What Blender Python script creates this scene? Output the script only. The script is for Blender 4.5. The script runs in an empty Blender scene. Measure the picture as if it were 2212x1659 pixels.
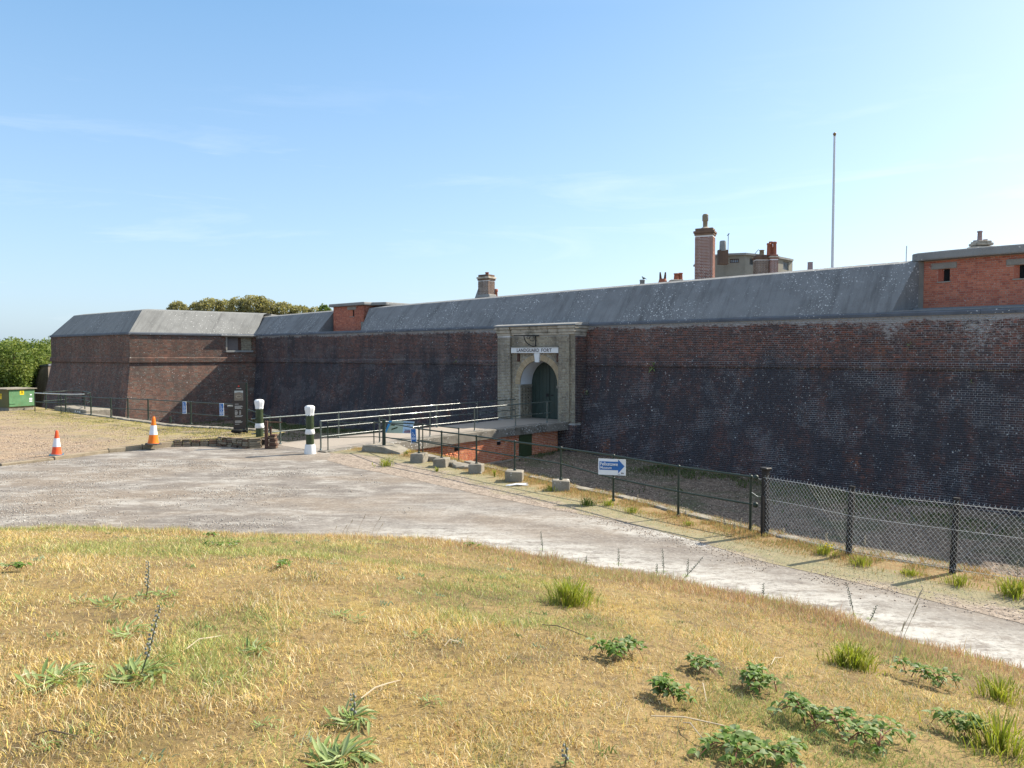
import bpy, math, random
import numpy as np
from mathutils import Vector, Matrix
from mathutils.geometry import delaunay_2d_cdt
random.seed(7); RS = np.random.RandomState(7)
S = bpy.context.scene
COL = S.collection
# ------------------------------------------------------------------ camera
EYE = 3.1; FPX = 1580.; PITCH = math.atan(62.5/FPX)
cam = bpy.data.cameras.new('camera'); camo = bpy.data.objects.new('camera', cam); COL.objects.link(camo)
cam.sensor_width = 36; cam.lens = 36*FPX/2212; cam.clip_end = 6000; cam.clip_start = .05
camo.location = (0, 0, EYE); camo.rotation_euler = (math.pi/2-PITCH, 0, 0)
S.camera = camo
# ------------------------------------------------------------------ sky, sun, exposure
SUN_AZ = math.radians(64); SUN_EL = math.radians(39.5)
S.view_settings.view_transform = 'Standard'; S.view_settings.look = 'None'
S.view_settings.gamma = 1; S.view_settings.use_curve_mapping = False
S.view_settings.exposure = 1.02
w = bpy.data.worlds.new('World'); S.world = w; w.use_nodes = True
nt = w.node_tree; nt.nodes.clear()
def nn(nt, t, **kw):
    n = nt.nodes.new(t)
    for k, v in kw.items():
        if k.startswith('i_'):
            k = k[2:]; k = int(k) if k.isdigit() else k.replace('_', ' ')
            n.inputs[k].default_value = v
        else: setattr(n, k, v)
    return n
sky = nn(nt, 'ShaderNodeTexSky', sky_type='NISHITA', sun_disc=False)
sky.sun_elevation = SUN_EL; sky.sun_rotation = SUN_AZ
sky.air_density = 1.0; sky.dust_density = 1.6; sky.ozone_density = 2.2
tc = nn(nt, 'ShaderNodeTexCoord')
mp = nn(nt, 'ShaderNodeMapping'); mp.inputs['Scale'].default_value = (1.2, 1.6, 11); mp.inputs['Rotation'].default_value = (.16, -.13, .3); mp.inputs['Location'].default_value = (3.1, 2.3, .95)
nt.links.new(tc.outputs['Generated'], mp.inputs['Vector'])
n1 = nn(nt, 'ShaderNodeTexNoise', i_Scale=2.1, i_Detail=7., i_Roughness=.62, i_Distortion=.5)
nt.links.new(mp.outputs[0], n1.inputs['Vector'])
r1 = nn(nt, 'ShaderNodeMapRange'); r1.inputs['From Min'].default_value = .56; r1.inputs['From Max'].default_value = .85; r1.inputs['To Max'].default_value = .2
nt.links.new(n1.outputs[0], r1.inputs['Value'])
sep = nn(nt, 'ShaderNodeSeparateXYZ'); nt.links.new(tc.outputs['Generated'], sep.inputs[0])
r2 = nn(nt, 'ShaderNodeMapRange'); r2.inputs['From Min'].default_value = .38; r2.inputs['From Max'].default_value = .24
nt.links.new(sep.outputs['Z'], r2.inputs['Value'])
mu = nn(nt, 'ShaderNodeMath', operation='MULTIPLY'); nt.links.new(r1.outputs[0], mu.inputs[0]); nt.links.new(r2.outputs[0], mu.inputs[1])
gr = nn(nt, 'ShaderNodeValToRGB'); sz = nn(nt, 'ShaderNodeSeparateXYZ'); nt.links.new(tc.outputs['Generated'], sz.inputs[0]); nt.links.new(sz.outputs['Z'], gr.inputs[0])
for e_, (p_, c_) in zip([gr.color_ramp.elements[0], gr.color_ramp.elements[1], gr.color_ramp.elements.new(.16), gr.color_ramp.elements.new(.42)], ((0, (.5, .68, .86)), (1, (.13, .32, .62)), (.16, (.38, .6, .84)), (.42, (.18, .42, .72)))): e_.position = p_; e_.color = (*c_, 1)
gm = nn(nt, 'ShaderNodeVectorMath', operation='SCALE'); gm.inputs['Scale'].default_value = 3.5; nt.links.new(gr.outputs[0], gm.inputs[0])
hs = nn(nt, 'ShaderNodeMix', data_type='RGBA'); hs.inputs[0].default_value = .66; nt.links.new(sky.outputs[0], hs.inputs[6]); nt.links.new(gm.outputs[0], hs.inputs[7])
mx = nn(nt, 'ShaderNodeMix', data_type='RGBA'); nt.links.new(mu.outputs[0], mx.inputs[0]); nt.links.new(hs.outputs[2], mx.inputs[6]); mx.inputs[7].default_value = (5, 5, 5.1, 1)
bg = nn(nt, 'ShaderNodeBackground', i_Strength=0.15); nt.links.new(mx.outputs[2], bg.inputs[0])
wo = nn(nt, 'ShaderNodeOutputWorld'); nt.links.new(bg.outputs[0], wo.inputs[0])
sl = bpy.data.lights.new('sun', 'SUN'); so = bpy.data.objects.new('sun', sl); COL.objects.link(so)
sl.energy = 4.5; sl.angle = math.radians(.5); sl.color = (1, .91, .76)
sd = Vector((math.sin(SUN_AZ)*math.cos(SUN_EL), math.cos(SUN_AZ)*math.cos(SUN_EL), math.sin(SUN_EL)))
so.rotation_euler = sd.to_track_quat('Z', 'Y').to_euler(); so.location = sd*60

# ------------------------------------------------------------------ measuring: picture of 2212 x 1659 -> points of the place
def ray(x, y):
    a = (x-1106.)/FPX; b = -(y-829.5)/FPX; c, s = math.cos(PITCH), math.sin(PITCH)
    return Vector((a, c+b*s, b*c-s))
def G(x, y, z=0.):
    r = ray(x, y); t = (z-EYE)/r.z; return Vector((r.x*t, r.y*t, z))
def at(x, y, Y):
    r = ray(x, y); t = Y/r.y; return Vector((r.x*t, Y, EYE+r.z*t))
AW = math.radians(49.5)
U = Vector((math.sin(AW), -math.cos(AW), 0)); V = Vector((U.y, -U.x, 0)); Zv = Vector((0, 0, 1))
G0 = Vector((1.232, 35.948, 0))
def P(u, v, z=0.): return G0+U*u+V*v+Zv*z

# ------------------------------------------------------------------ object helpers
def tag(o, label=None, cat=None, group=None, kind=None):
    if label: o['label'] = label
    if cat: o['category'] = cat
    if group: o['group'] = group
    if kind: o['kind'] = kind
    return o
def thing(name, label, cat, loc=(0, 0, 0), group=None, rz=0):
    o = bpy.data.objects.new(name, None); COL.objects.link(o); o.location = loc; o.rotation_euler = (0, 0, rz); o.empty_display_size = .1
    return tag(o, label, cat, group)
class MB:
    def __init__(s): s.v = []; s.f = []; s.m = []; s.mi = 0; s.sm = []
    def add(s, vs, fs, smooth=False):
        b = len(s.v); s.v += [tuple(p) for p in vs]
        for f in fs: s.f.append([b+i for i in f]); s.m.append(s.mi); s.sm.append(smooth)
        return s
    def box(s, c, sz, ax=None):
        X, Y, Z = ax or (Vector((1, 0, 0)), Vector((0, 1, 0)), Vector((0, 0, 1)))
        c = Vector(c); vs = []
        for k in (-.5, .5):
            for j in (-.5, .5):
                for i in (-.5, .5): vs.append(c+X*i*sz[0]+Y*j*sz[1]+Z*k*sz[2])
        return s.add(vs, [(0, 2, 3, 1), (4, 5, 7, 6), (0, 1, 5, 4), (1, 3, 7, 5), (3, 2, 6, 7), (2, 0, 4, 6)])
    def bbox(s, c, sz, ax=None, b=.01):
        """box with chamfered edges"""
        X, Y, Z = ax or (Vector((1, 0, 0)), Vector((0, 1, 0)), Vector((0, 0, 1)))
        c = Vector(c); rings = []
        hx, hy, hz = sz[0]/2, sz[1]/2, sz[2]/2
        def ring(x, y, z, cc):
            return [c+X*a+Y*d+Z*z for a, d in ((x, -y+cc), (x, y-cc), (x-cc, y), (-x+cc, y), (-x, y-cc), (-x, -y+cc), (-x+cc, -y), (x-cc, -y))]
        vs = ring(hx-b, hy-b, -hz, b*.5)+ring(hx, hy, -hz+b, b)+ring(hx, hy, hz-b, b)+ring(hx-b, hy-b, hz, b*.5)
        fs = [[k*8+i, k*8+(i+1) % 8, k*8+8+(i+1) % 8, k*8+8+i] for k in range(3) for i in range(8)]
        fs += [list(range(7, -1, -1)), list(range(24, 32))]
        return s.add(vs, fs)
    def tube(s, pts, r, n=8, caps=True):
        pts = [Vector(p) for p in pts]; rs = r if isinstance(r, (list, tuple)) else [r]*len(pts)
        vs = []; fs = []; up = None
        for i, p in enumerate(pts):
            d = (pts[min(i+1, len(pts)-1)]-pts[max(i-1, 0)]).normalized()
            if up is None: up = Vector((0, 0, 1)) if abs(d.z) < .9 else Vector((1, 0, 0))
            a = d.cross(up).normalized(); b = a.cross(d).normalized(); up = b
            for k in range(n):
                t = 2*math.pi*(k+.5)/n; vs.append(p+(a*math.cos(t)+b*math.sin(t))*rs[i])
        for i in range(len(pts)-1):
            for k in range(n): fs.append((i*n+k, i*n+(k+1) % n, (i+1)*n+(k+1) % n, (i+1)*n+k))
        s.add(vs, fs, n > 5)
        if caps: s.add(vs[:n], [list(range(n))]); s.add(vs[-n:], [list(range(n-1, -1, -1))])
        return s
    def lathe(s, c, prof, n=16, smooth=True, rot=0):
        c = Vector(c); vs = []; fs = []
        for r, z in prof:
            for k in range(n):
                t = 2*math.pi*k/n+rot; vs.append(c+Vector((r*math.cos(t), r*math.sin(t), z)))
        m = len(prof)
        for i in range(m-1):
            for k in range(n): fs.append((i*n+k, i*n+(k+1) % n, (i+1)*n+(k+1) % n, (i+1)*n+k))
        s.add(vs, fs, smooth); s.add(vs[:n], [list(range(n-1, -1, -1))]); s.add(vs[-n:], [list(range(n))])
        return s
    def sphere(s, c, r, n=8, m=6, sz=(1, 1, 1)):
        c = Vector(c); vs = []; fs = []
        for i in range(m+1):
            ph = math.pi*i/m
            for k in range(n):
                t = 2*math.pi*k/n; vs.append(c+Vector((r*sz[0]*math.sin(ph)*math.cos(t), r*sz[1]*math.sin(ph)*math.sin(t), -r*sz[2]*math.cos(ph))))
        for i in range(m):
            for k in range(n): fs.append((i*n+k, i*n+(k+1) % n, (i+1)*n+(k+1) % n, (i+1)*n+k))
        return s.add(vs, fs, True)
    def extrude(s, poly, d):
        """closed polygon of points, pushed along d"""
        poly = [Vector(p) for p in poly]; n = len(poly); d = Vector(d)
        s.add(poly+[p+d for p in poly], [list(range(n-1, -1, -1)), list(range(n, 2*n))]+[[i, (i+1) % n, n+(i+1) % n, n+i] for i in range(n)])
        return s
def mesh_from(name, v, f, mats, mi=None, sm=None):
    me = bpy.data.meshes.new(name); me.from_pydata([tuple(p) for p in v], [], f)
    for m in mats: me.materials.append(m)
    if mi: me.polygons.foreach_set('material_index', mi)
    if sm: me.polygons.foreach_set('use_smooth', sm)
    me.validate(); me.update(); return me
def obj(name, mb, mats, parent=None, label=None, cat=None, group=None, kind=None, loc=None, normals=True):
    if isinstance(mb, MB):
        if not isinstance(mats, (list, tuple)): mats = [mats]
        me = mesh_from(name, mb.v, mb.f, mats, mb.m, mb.sm)
        if normals:
            import bmesh
            bm = bmesh.new(); bm.from_mesh(me); bmesh.ops.recalc_face_normals(bm, faces=bm.faces); bm.to_mesh(me); bm.free()
    else: me = mb
    o = bpy.data.objects.new(name, me); COL.objects.link(o)
    if loc is not None: o.location = loc
    if parent is not None: o.parent = parent
    return tag(o, label, cat, group, kind)
def fast_mesh(name, verts, quads=None, tris=None, mat=None, attrs=None, smooth=False, cols=None):
    """numpy mesh; attrs = {name: per-vertex floats}"""
    me = bpy.data.meshes.new(name); verts = np.asarray(verts, np.float32)
    nq = 0 if quads is None else len(quads); ntr = 0 if tris is None else len(tris)
    me.vertices.add(len(verts)); me.vertices.foreach_set('co', verts.ravel())
    idx = []; st = []; tot = 0
    if nq: idx.append(np.asarray(quads, np.int32).ravel()); st.append(np.arange(nq)*4)
    if ntr: idx.append(np.asarray(tris, np.int32).ravel()); st.append(nq*4+np.arange(ntr)*3)
    idx = np.concatenate(idx); st = np.concatenate(st).astype(np.int32)
    me.loops.add(len(idx)); me.loops.foreach_set('vertex_index', idx)
    me.polygons.add(nq+ntr); me.polygons.foreach_set('loop_start', st)
    if smooth: me.polygons.foreach_set('use_smooth', np.ones(nq+ntr, bool))
    for k, a in (attrs or {}).items():
        at_ = me.attributes.new(k, 'FLOAT', 'POINT'); at_.data.foreach_set('value', np.asarray(a, np.float32))
    if cols is not None:
        ca = me.color_attributes.new('Col', 'FLOAT_COLOR', 'POINT'); c4 = np.ones((len(verts), 4), np.float32); c4[:, :3] = cols
        ca.data.foreach_set('color', c4.ravel())
    if mat: me.materials.append(mat)
    me.update(calc_edges=True); return me
def copy_tree(o, parent=None):
    c = o.copy(); COL.objects.link(c); c.parent = parent
    for ch in list(o.children): copy_tree(ch, c)
    return c

# numpy value noise
_T = RS.rand(64, 64)
def vn(x, y):
    xi = np.floor(x).astype(int); yi = np.floor(y).astype(int); fx = x-xi; fy = y-yi
    fx = fx*fx*(3-2*fx); fy = fy*fy*(3-2*fy)
    a = _T[xi % 64, yi % 64]; b = _T[(xi+1) % 64, yi % 64]; c = _T[xi % 64, (yi+1) % 64]; d = _T[(xi+1) % 64, (yi+1) % 64]
    return (a*(1-fx)+b*fx)*(1-fy)+(c*(1-fx)+d*fx)*fy
def fbm(x, y, o=3):
    s = 0; t = 0
    for k in range(o): s = s+vn(x*2**k+k*7.3, y*2**k+k*3.1)/2**k; t += 1/2**k
    return s/t

# ------------------------------------------------------------------ materials
class M:
    def __init__(s, name):
        s.m = bpy.data.materials.new(name); s.m.use_nodes = True; s.nt = s.m.node_tree; s.b = s.nt.nodes['Principled BSDF']
        s.b.inputs['Roughness'].default_value = .85; s.b.inputs['Specular IOR Level'].default_value = .25
        s.pos = nn(s.nt, 'ShaderNodeNewGeometry').outputs['Position']
    def L(s, a, b): s.nt.links.new(a, b)
    def n(s, t, **k): return nn(s.nt, t, **k)
    def map(s, sc, src=None, rot=(0, 0, 0)):
        m = s.n('ShaderNodeMapping'); m.inputs['Scale'].default_value = sc if isinstance(sc, tuple) else (sc,)*3; m.inputs['Rotation'].default_value = rot
        s.L(src or s.pos, m.inputs[0]); return m.outputs[0]
    def noise(s, scale, vec=None, detail=4., rough=.6, dist=0.):
        n = s.n('ShaderNodeTexNoise', i_Scale=scale, i_Detail=detail, i_Roughness=rough, i_Distortion=dist); s.L(vec or s.pos, n.inputs['Vector']); return n.outputs[0]
    def rng(s, src, a, b, c=0., d=1.):
        n = s.n('ShaderNodeMapRange'); s.L(src, n.inputs['Value'])
        for k, v in zip(('From Min', 'From Max', 'To Min', 'To Max'), (a, b, c, d)): n.inputs[k].default_value = v
        return n.outputs[0]
    def ramp(s, src, stops, interp='LINEAR'):
        n = s.n('ShaderNodeValToRGB'); cr = n.color_ramp; cr.interpolation = interp
        while len(cr.elements) < len(stops): cr.elements.new(.5)
        for e, (p, c) in zip(cr.elements, stops): e.position = p; e.color = (*c, 1)
        s.L(src, n.inputs[0]); return n.outputs[0]
    def math(s, op, a, b=None):
        n = s.n('ShaderNodeMath', operation=op)
        for i, x in enumerate((a, b)):
            if x is None: continue
            if isinstance(x, (int, float)): n.inputs[i].default_value = x
            else: s.L(x, n.inputs[i])
        return n.outputs[0]
    def mix(s, f, a, b, mode='MIX'):
        n = s.n('ShaderNodeMix', data_type='RGBA', blend_type=mode)
        for i, x in ((0, f), (6, a), (7, b)):
            if isinstance(x, (int, float)): n.inputs[i].default_value = x
            elif isinstance(x, tuple): n.inputs[i].default_value = (*x, 1)
            else: s.L(x, n.inputs[i])
        return n.outputs[2]
    def attr(s, name): return s.n('ShaderNodeAttribute', attribute_name=name)
    def spots(s, scale, r, thr, vec=None, soft=.3):
        """scattered round spots, only in some of the cells"""
        v = s.n('ShaderNodeTexVoronoi', i_Scale=scale); wn = s.n('ShaderNodeTexNoise', i_Scale=scale*2.2, i_Detail=3.); s.L(vec or s.pos, wn.inputs['Vector'])
        va = s.n('ShaderNodeVectorMath', operation='MULTIPLY_ADD'); s.L(wn.outputs['Color'], va.inputs[0]); va.inputs[1].default_value = (.55/scale,)*3; s.L(vec or s.pos, va.inputs[2]); s.L(va.outputs[0], v.inputs['Vector'])
        sp = s.n('ShaderNodeSeparateColor'); s.L(v.outputs['Color'], sp.inputs[0])
        rr = s.math('MULTIPLY', sp.outputs[1], r)
        a = s.rng(s.math('SUBTRACT', rr, v.outputs['Distance']), 0, .06*soft+.01)
        return s.math('MULTIPLY', a, s.math('GREATER_THAN', sp.outputs[0], thr))
    def bump(s, h, st=.4, d=.01):
        n = s.n('ShaderNodeBump', i_Strength=st, i_Distance=d); s.L(h, n.inputs['Height']); s.L(n.outputs[0], s.b.inputs['Normal'])
    def out(s, c, rough=None):
        if isinstance(c, tuple): s.b.inputs['Base Color'].default_value = (*c, 1)
        else: s.L(c, s.b.inputs['Base Color'])
        if rough is not None:
            if isinstance(rough, (int, float)): s.b.inputs['Roughness'].default_value = rough
            else: s.L(rough, s.b.inputs['Roughness'])
        return s.m
def sc(c, k): return tuple(x*k for x in c)
def paint(name, c, rough=.5, var=.25, dirt=(.12, .09, .06), dirtamt=.35, metal=0, sc_=9.):
    m = M(name); n = m.noise(sc_); n2 = m.noise(sc_*6, detail=2.)
    col = m.ramp(n, [(.25, sc(c, 1-var)), (.75, sc(c, 1+var*.4))])
    col = m.mix(m.rng(n2, .55, .75, 0, dirtamt), col, dirt)
    m.bump(n2, .25, .004); m.b.inputs['Metallic'].default_value = metal
    return m.out(col, m.rng(n, .3, .7, rough-.1, rough+.15))
def brick_mat(name, cols, snap=False, soot=(.03, .026, .032), soot_r=(.45, .6), soot_max=.9, spots=.0, eff=None, red_top=None, grime=.5, mort=False, patch=None, rust=None):
    m = M(name)
    rn = m.math('FRACT', m.math('ADD', m.attr('rnd').outputs['Fac'], m.n('ShaderNodeObjectInfo').outputs['Random']))
    if snap:
        vx = m.n('ShaderNodeVectorMath', operation='MULTIPLY'); m.L(m.pos, vx.inputs[0]); vx.inputs[1].default_value = (5.2, 5.2, 13.33)
        fl = m.n('ShaderNodeVectorMath', operation='FLOOR'); m.L(vx.outputs[0], fl.inputs[0]); wn = m.n('ShaderNodeTexWhiteNoise'); m.L(fl.outputs[0], wn.inputs['Vector']); rn = wn.outputs['Value']
    k = len(cols)
    base = m.ramp(rn, [((i+.5)/k, c) for i, c in enumerate(cols)])
    fine = m.noise(42., detail=3.); base = m.mix(.55, base, m.ramp(fine, [(.3, (.45, .45, .45)), (.7, (1, 1, 1))]), 'MULTIPLY')
    big = m.noise(.55, m.map((1, 1, .5)), detail=6., rough=.65)
    streak = m.noise(1.1, m.map((1.6, 1.6, .16)), detail=4.)
    sm = m.math('ADD', m.math('MULTIPLY', big, .5), m.math('MULTIPLY', streak, .5)); run = m.noise(1.5, m.map((1., 1., .1)), detail=7., rough=.75, dist=.4)
    if red_top:
        sp = m.n('ShaderNodeSeparateXYZ'); m.L(m.pos, sp.inputs[0])
        zz = m.math('MULTIPLY', m.rng(sp.outputs['Z'], red_top[0], red_top[1]), m.rng(sp.outputs['X'], red_top[2], red_top[3]))
        sm = m.math('SUBTRACT', sm, m.math('MULTIPLY', zz, red_top[4]))
    mask = m.rng(sm, soot_r[0], soot_r[1], 0, soot_max)
    mask = m.math('MULTIPLY', mask, m.rng(m.math('ADD', rn, fine), .3, 1.3, .8, 1.05))
    c = m.mix(mask, base, soot)
    c = m.mix(m.rng(run, .56, .74, 0, .3), c, tuple(min(1, x*2.6+.02) for x in soot)); c = m.mix(m.rng(run, .44, .28, 0, .35), c, sc(soot, .7))
    if patch:
        pn = m.noise(patch[0], m.map((1, 1, 1.3)), detail=5., rough=.7); c = m.mix(m.rng(pn, patch[1], patch[1]+.07, 0, patch[3]), c, patch[2])
    if rust:
        c = m.mix(m.math('MULTIPLY', m.rng(m.noise(.8, m.map((1, 1, .7))), .6, .72), m.rng(rn, .3, .9, .1, .8)), c, rust)
    if grime: c = m.mix(m.rng(m.noise(3.4, detail=6.), .5, .8, 0, grime), c, sc(soot, 1.4))
    if eff:
        sp2 = m.n('ShaderNodeSeparateXYZ'); m.L(m.pos, sp2.inputs[0])
        e = m.math('ADD', m.math('ADD', m.rng(sp2.outputs['Z'], eff[0], eff[1], -.12, .06), m.rng(sp2.outputs['Z'], 4.2, 4.44, 0, .3)), m.math('ADD', m.noise(7., m.map((1, 1, 1.8)), detail=8., rough=.8), m.rng(m.noise(.6, m.map((1, 1, .6)), detail=4.), .35, .7, -.1, .12)))
        e = m.math('ADD', e, m.rng(sp2.outputs['X'], -6, 14, -.05, .05))
        c = m.mix(m.rng(e, .6, .72, 0, eff[2]), c, (.45, .44, .43))
    if spots:
        cl = m.rng(m.noise(.7, detail=3.), .42, .62)
        a = m.math('MULTIPLY', m.spots(4.6, .17, .9), .8); b = m.math('MULTIPLY', m.spots(13., .34, 1-spots), cl)
        a = m.math('MAXIMUM', a, m.math('MULTIPLY', m.spots(8., .24, .92), .7)); a = m.math('MAXIMUM', a, m.math('MULTIPLY', m.spots(24., .38, .8), .55))
        c = m.mix(m.math('MAXIMUM', a, b), c, (.55, .55, .53))
    m.bump(fine, .5, .006)
    return m.out(c, .9)
def concrete(name, c, streaks=0., spots=0., rough=.9, dark=(.07, .07, .07), spec=0.2, lum=.35, scl=1., moss=None):
    m = M(name); n = m.noise(1.3*scl, detail=6.); f = m.noise(34., detail=3.)
    col = m.ramp(n, [(.25, sc(c, 1-lum)), (.5, c), (.78, sc(c, 1+lum*.5))])
    col = m.mix(.5, col, m.ramp(f, [(.3, (.6, .6, .6)), (.7, (1, 1, 1))]), 'MULTIPLY')
    if streaks:
        cv = m.n('ShaderNodeCombineXYZ'); m.L(m.attr('s').outputs['Fac'], cv.inputs[0])
        sp = m.n('ShaderNodeSeparateXYZ'); m.L(m.pos, sp.inputs[0]); m.L(sp.outputs['Z'], cv.inputs[1])
        s1 = m.noise(1., m.map((2.0, .3, 1), cv.outputs[0]), detail=7., rough=.75)
        s2 = m.noise(1., m.map((9., .5, 1), cv.outputs[0]), detail=3.)
        col = m.mix(m.rng(s1, .5, .72, 0, streaks), col, dark)
        col = m.mix(m.rng(s2, .55, .8, 0, streaks*.7), col, sc(dark, 1.5))
        col = m.mix(m.rng(s1, .45, .25, 0, streaks*.5), col, sc(c, 1.35))
    if spots:
        cl = m.rng(m.noise(.4, detail=4.), .42, .56)
        a = m.math('MULTIPLY', m.math('MAXIMUM', m.spots(9., .32, 1-spots), m.spots(15., .36, 1-spots)), cl)
        col = m.mix(a, col, (.62, .62, .6))
        b = m.math('MULTIPLY', m.spots(12., .26, .82, m.map(1., rot=(1, 1, 0))), cl); col = m.mix(m.math('MULTIPLY', b, .8), col, (.03, .03, .03))
    if moss: col = m.mix(m.rng(m.noise(2.1, detail=6.), .52, .68, 0, moss[3]), col, moss[:3])
    m.bump(m.math('ADD', f, m.noise(7., detail=5.)), .45, .012)
    m.b.inputs['Specular IOR Level'].default_value = spec
    return m.out(col, rough)

DK = [(.09, .06, .06), (.14, .075, .062), (.21, .095, .07), (.11, .065, .06), (.17, .085, .065), (.27, .11, .08)]
m_wall = brick_mat('fort brick', DK, soot=(.052, .053, .061), soot_r=(.3, .54), soot_max=.9, spots=.28, eff=(2.6, 4.3, .8), red_top=(2.3, 3.6, -24, 10, .27), patch=(1.3, .58, (.2, .185, .18), .28), rust=(.26, .1, .05))
m_wallm = brick_mat('fort mortar', [(.2, .18, .165)], soot=(.1, .1, .115), soot_r=(.3, .52), soot_max=.88, spots=.25, eff=(2.4, 4.2, .85), red_top=(2.3, 3.6, -24, 10, .27), patch=(.6, .5, (.46, .45, .45), .85))
m_bastf = brick_mat('bastion brickwork', [(.15, .09, .07), (.22, .12, .09), (.3, .155, .11), (.18, .11, .085), (.2, .17, .14)], snap=True, soot=(.07, .056, .05), soot_r=(.4, .62), soot_max=.75, spots=.3, patch=(1.6, .6, (.26, .23, .19), .4), rust=(.36, .17, .1))
m_bast = brick_mat('bastion brick', [(.2, .125, .095), (.28, .16, .12), (.37, .2, .14), (.23, .15, .11)], soot=(.085, .065, .055), soot_r=(.4, .62), soot_max=.75, spots=.5, patch=(1.6, .6, (.2, .18, .15), .4), rust=(.3, .12, .06))
m_bastm = brick_mat('bastion mortar', [(.24, .19, .16)], soot=(.09, .075, .065), soot_r=(.38, .6), soot_max=.8, spots=.35)
m_red = brick_mat('red brick', [(.5, .16, .1), (.58, .2, .12), (.64, .24, .15), (.52, .165, .105), (.4, .13, .09), (.6, .21, .13)], soot=(.16, .06, .045), soot_r=(.6, .75), soot_max=.6, spots=.06, grime=.22)
m_redm = brick_mat('red brick mortar', [(.52, .36, .29)], soot=(.3, .2, .16), soot_r=(.5, .7), grime=.2)
m_orange = brick_mat('causeway brick', [(.62, .21, .1), (.68, .26, .12), (.56, .17, .085), (.72, .32, .16)], soot=(.2, .09, .065), soot_r=(.55, .75), soot_max=.6, grime=.25)
m_orangem = brick_mat('causeway mortar', [(.6, .33, .2)], soot=(.13, .07, .05), soot_r=(.5, .7), grime=.3)
m_buff = brick_mat('buff brick', [(.5, .43, .31), (.42, .36, .26), (.56, .49, .36), (.38, .33, .25), (.48, .4, .28), (.33, .27, .2)], soot=(.13, .115, .095), soot_r=(.46, .62), soot_max=.75, spots=.12, grime=.6)
m_buffm = brick_mat('buff mortar', [(.46, .43, .37)], soot=(.17, .155, .14), soot_r=(.48, .66), grime=.35)
m_gauge = brick_mat('rubbed arch brick', [(.52, .4, .25), (.45, .34, .21), (.56, .44, .29)], soot=(.2, .15, .1), soot_r=(.55, .75), grime=.3)
m_chim = brick_mat('chimney brick', [(.3, .13, .09), (.36, .16, .11), (.24, .1, .07), (.33, .17, .12)], soot=(.08, .045, .04), soot_r=(.6, .75), soot_max=.5, grime=.2)
m_chimm = brick_mat('chimney mortar', [(.75, .7, .65)], soot=(.4, .36, .34), soot_r=(.6, .8), grime=.0)
m_chimb = brick_mat('brown chimney brick', [(.24, .15, .1), (.3, .2, .13), (.18, .11, .08)], soot=(.08, .06, .05), grime=.3)
m_par = concrete('parapet render', (.225, .23, .232), streaks=.75, spots=.6, lum=.22)
m_parb = concrete('bastion render', (.24, .243, .235), streaks=.6, spots=.25, lum=.2)
m_ledge = concrete('ledge concrete', (.14, .155, .18), spots=.3, lum=.3)
m_slab = concrete('roof slab concrete', (.3, .3, .29), lum=.25, spots=.1)
m_cheek = concrete('cheek render', (.25, .235, .21), lum=.3)
m_lintel = concrete('lintel concrete', (.33, .3, .26), lum=.25)
m_deck = concrete('deck concrete', (.36, .315, .265), lum=.12, scl=.6)
m_fascia = concrete('fascia concrete', (.22, .2, .17), lum=.5, spots=.75, moss=(.07, .065, .05, .8))
m_block = concrete('old concrete', (.3, .27, .22), lum=.4, spots=.12, moss=(.12, .11, .07, .4), scl=3.)
m_stone = concrete('cornice stone', (.52, .46, .37), lum=.35, scl=2.5, moss=(.13, .115, .09, .8))
m_kerb = concrete('kerb stone', (.3, .25, .18), lum=.35, moss=(.1, .085, .055, .5), scl=2.)
m_tower = concrete('tower render', (.3, .285, .24), lum=.2)
m_lead = paint('lead flashing', (.2, .22, .24), .5)
m_white = paint('white paint', (.78, .78, .77), .5, var=.06, dirtamt=.12)
m_whitegrey = paint('white limewash', (.72, .74, .78), .7, var=.06, dirtamt=.06)
m_bgreen = paint('dark green paint', (.045, .065, .03), .45, var=.35)
m_rail = paint('railing green paint', (.032, .05, .04), .38, var=.3, dirt=(.14, .07, .03), dirtamt=.35, sc_=14.)
m_railgloss = paint('gloss green rail paint', (.06, .09, .08), .3, var=.15, dirtamt=.1); m_railgloss.node_tree.nodes['Principled BSDF'].inputs['Specular IOR Level'].default_value = 1.0; m_railgloss.node_tree.nodes['Principled BSDF'].inputs['Coat Weight'].default_value = .7
m_rusty = paint('rusty iron', (.1, .06, .045), .8, var=.4, dirt=(.25, .07, .04), dirtamt=.7)
m_black = paint('black iron', (.02, .02, .022), .5, var=.3)
m_blackwood = paint('black painted post', (.022, .02, .02), .6, var=.3, dirt=(.12, .1, .08), dirtamt=.5)
m_door = paint('door paint', (.045, .065, .055), .42, var=.15, dirtamt=.15, sc_=2.)
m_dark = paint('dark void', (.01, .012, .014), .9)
m_wire = paint('galvanised wire', (.6, .62, .62), .38, var=.15, metal=.35, dirtamt=.1)
m_pole = paint('pole paint', (.74, .75, .76), .35, var=.05, dirtamt=.05)
m_brass = paint('brass finial', (.3, .2, .08), .4)
m_pot = paint('terracotta pot', (.36, .13, .08), .75, var=.25, dirtamt=.2)
m_potb = paint('buff pot', (.3, .24, .16), .8, var=.25)
m_potp = paint('pale mauve pot', (.38, .28, .27), .8)
m_cone = paint('cone red orange', (.85, .11, .035), .4, var=.1, dirtamt=.05)
m_coneo = paint('cone orange', (.9, .2, .02), .4, var=.1, dirtamt=.05)
m_conew = paint('cone white', (.75, .76, .8), .35, var=.08, dirtamt=.1)
m_conebase = paint('cone rubber', (.07, .065, .06), .7)
m_coneblue = paint('cone blue rubber', (.07, .16, .22), .6)
m_boxg = paint('cabinet green', (.12, .26, .13), .5, var=.25, dirt=(.2, .13, .05), dirtamt=.5, sc_=3.)
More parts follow.
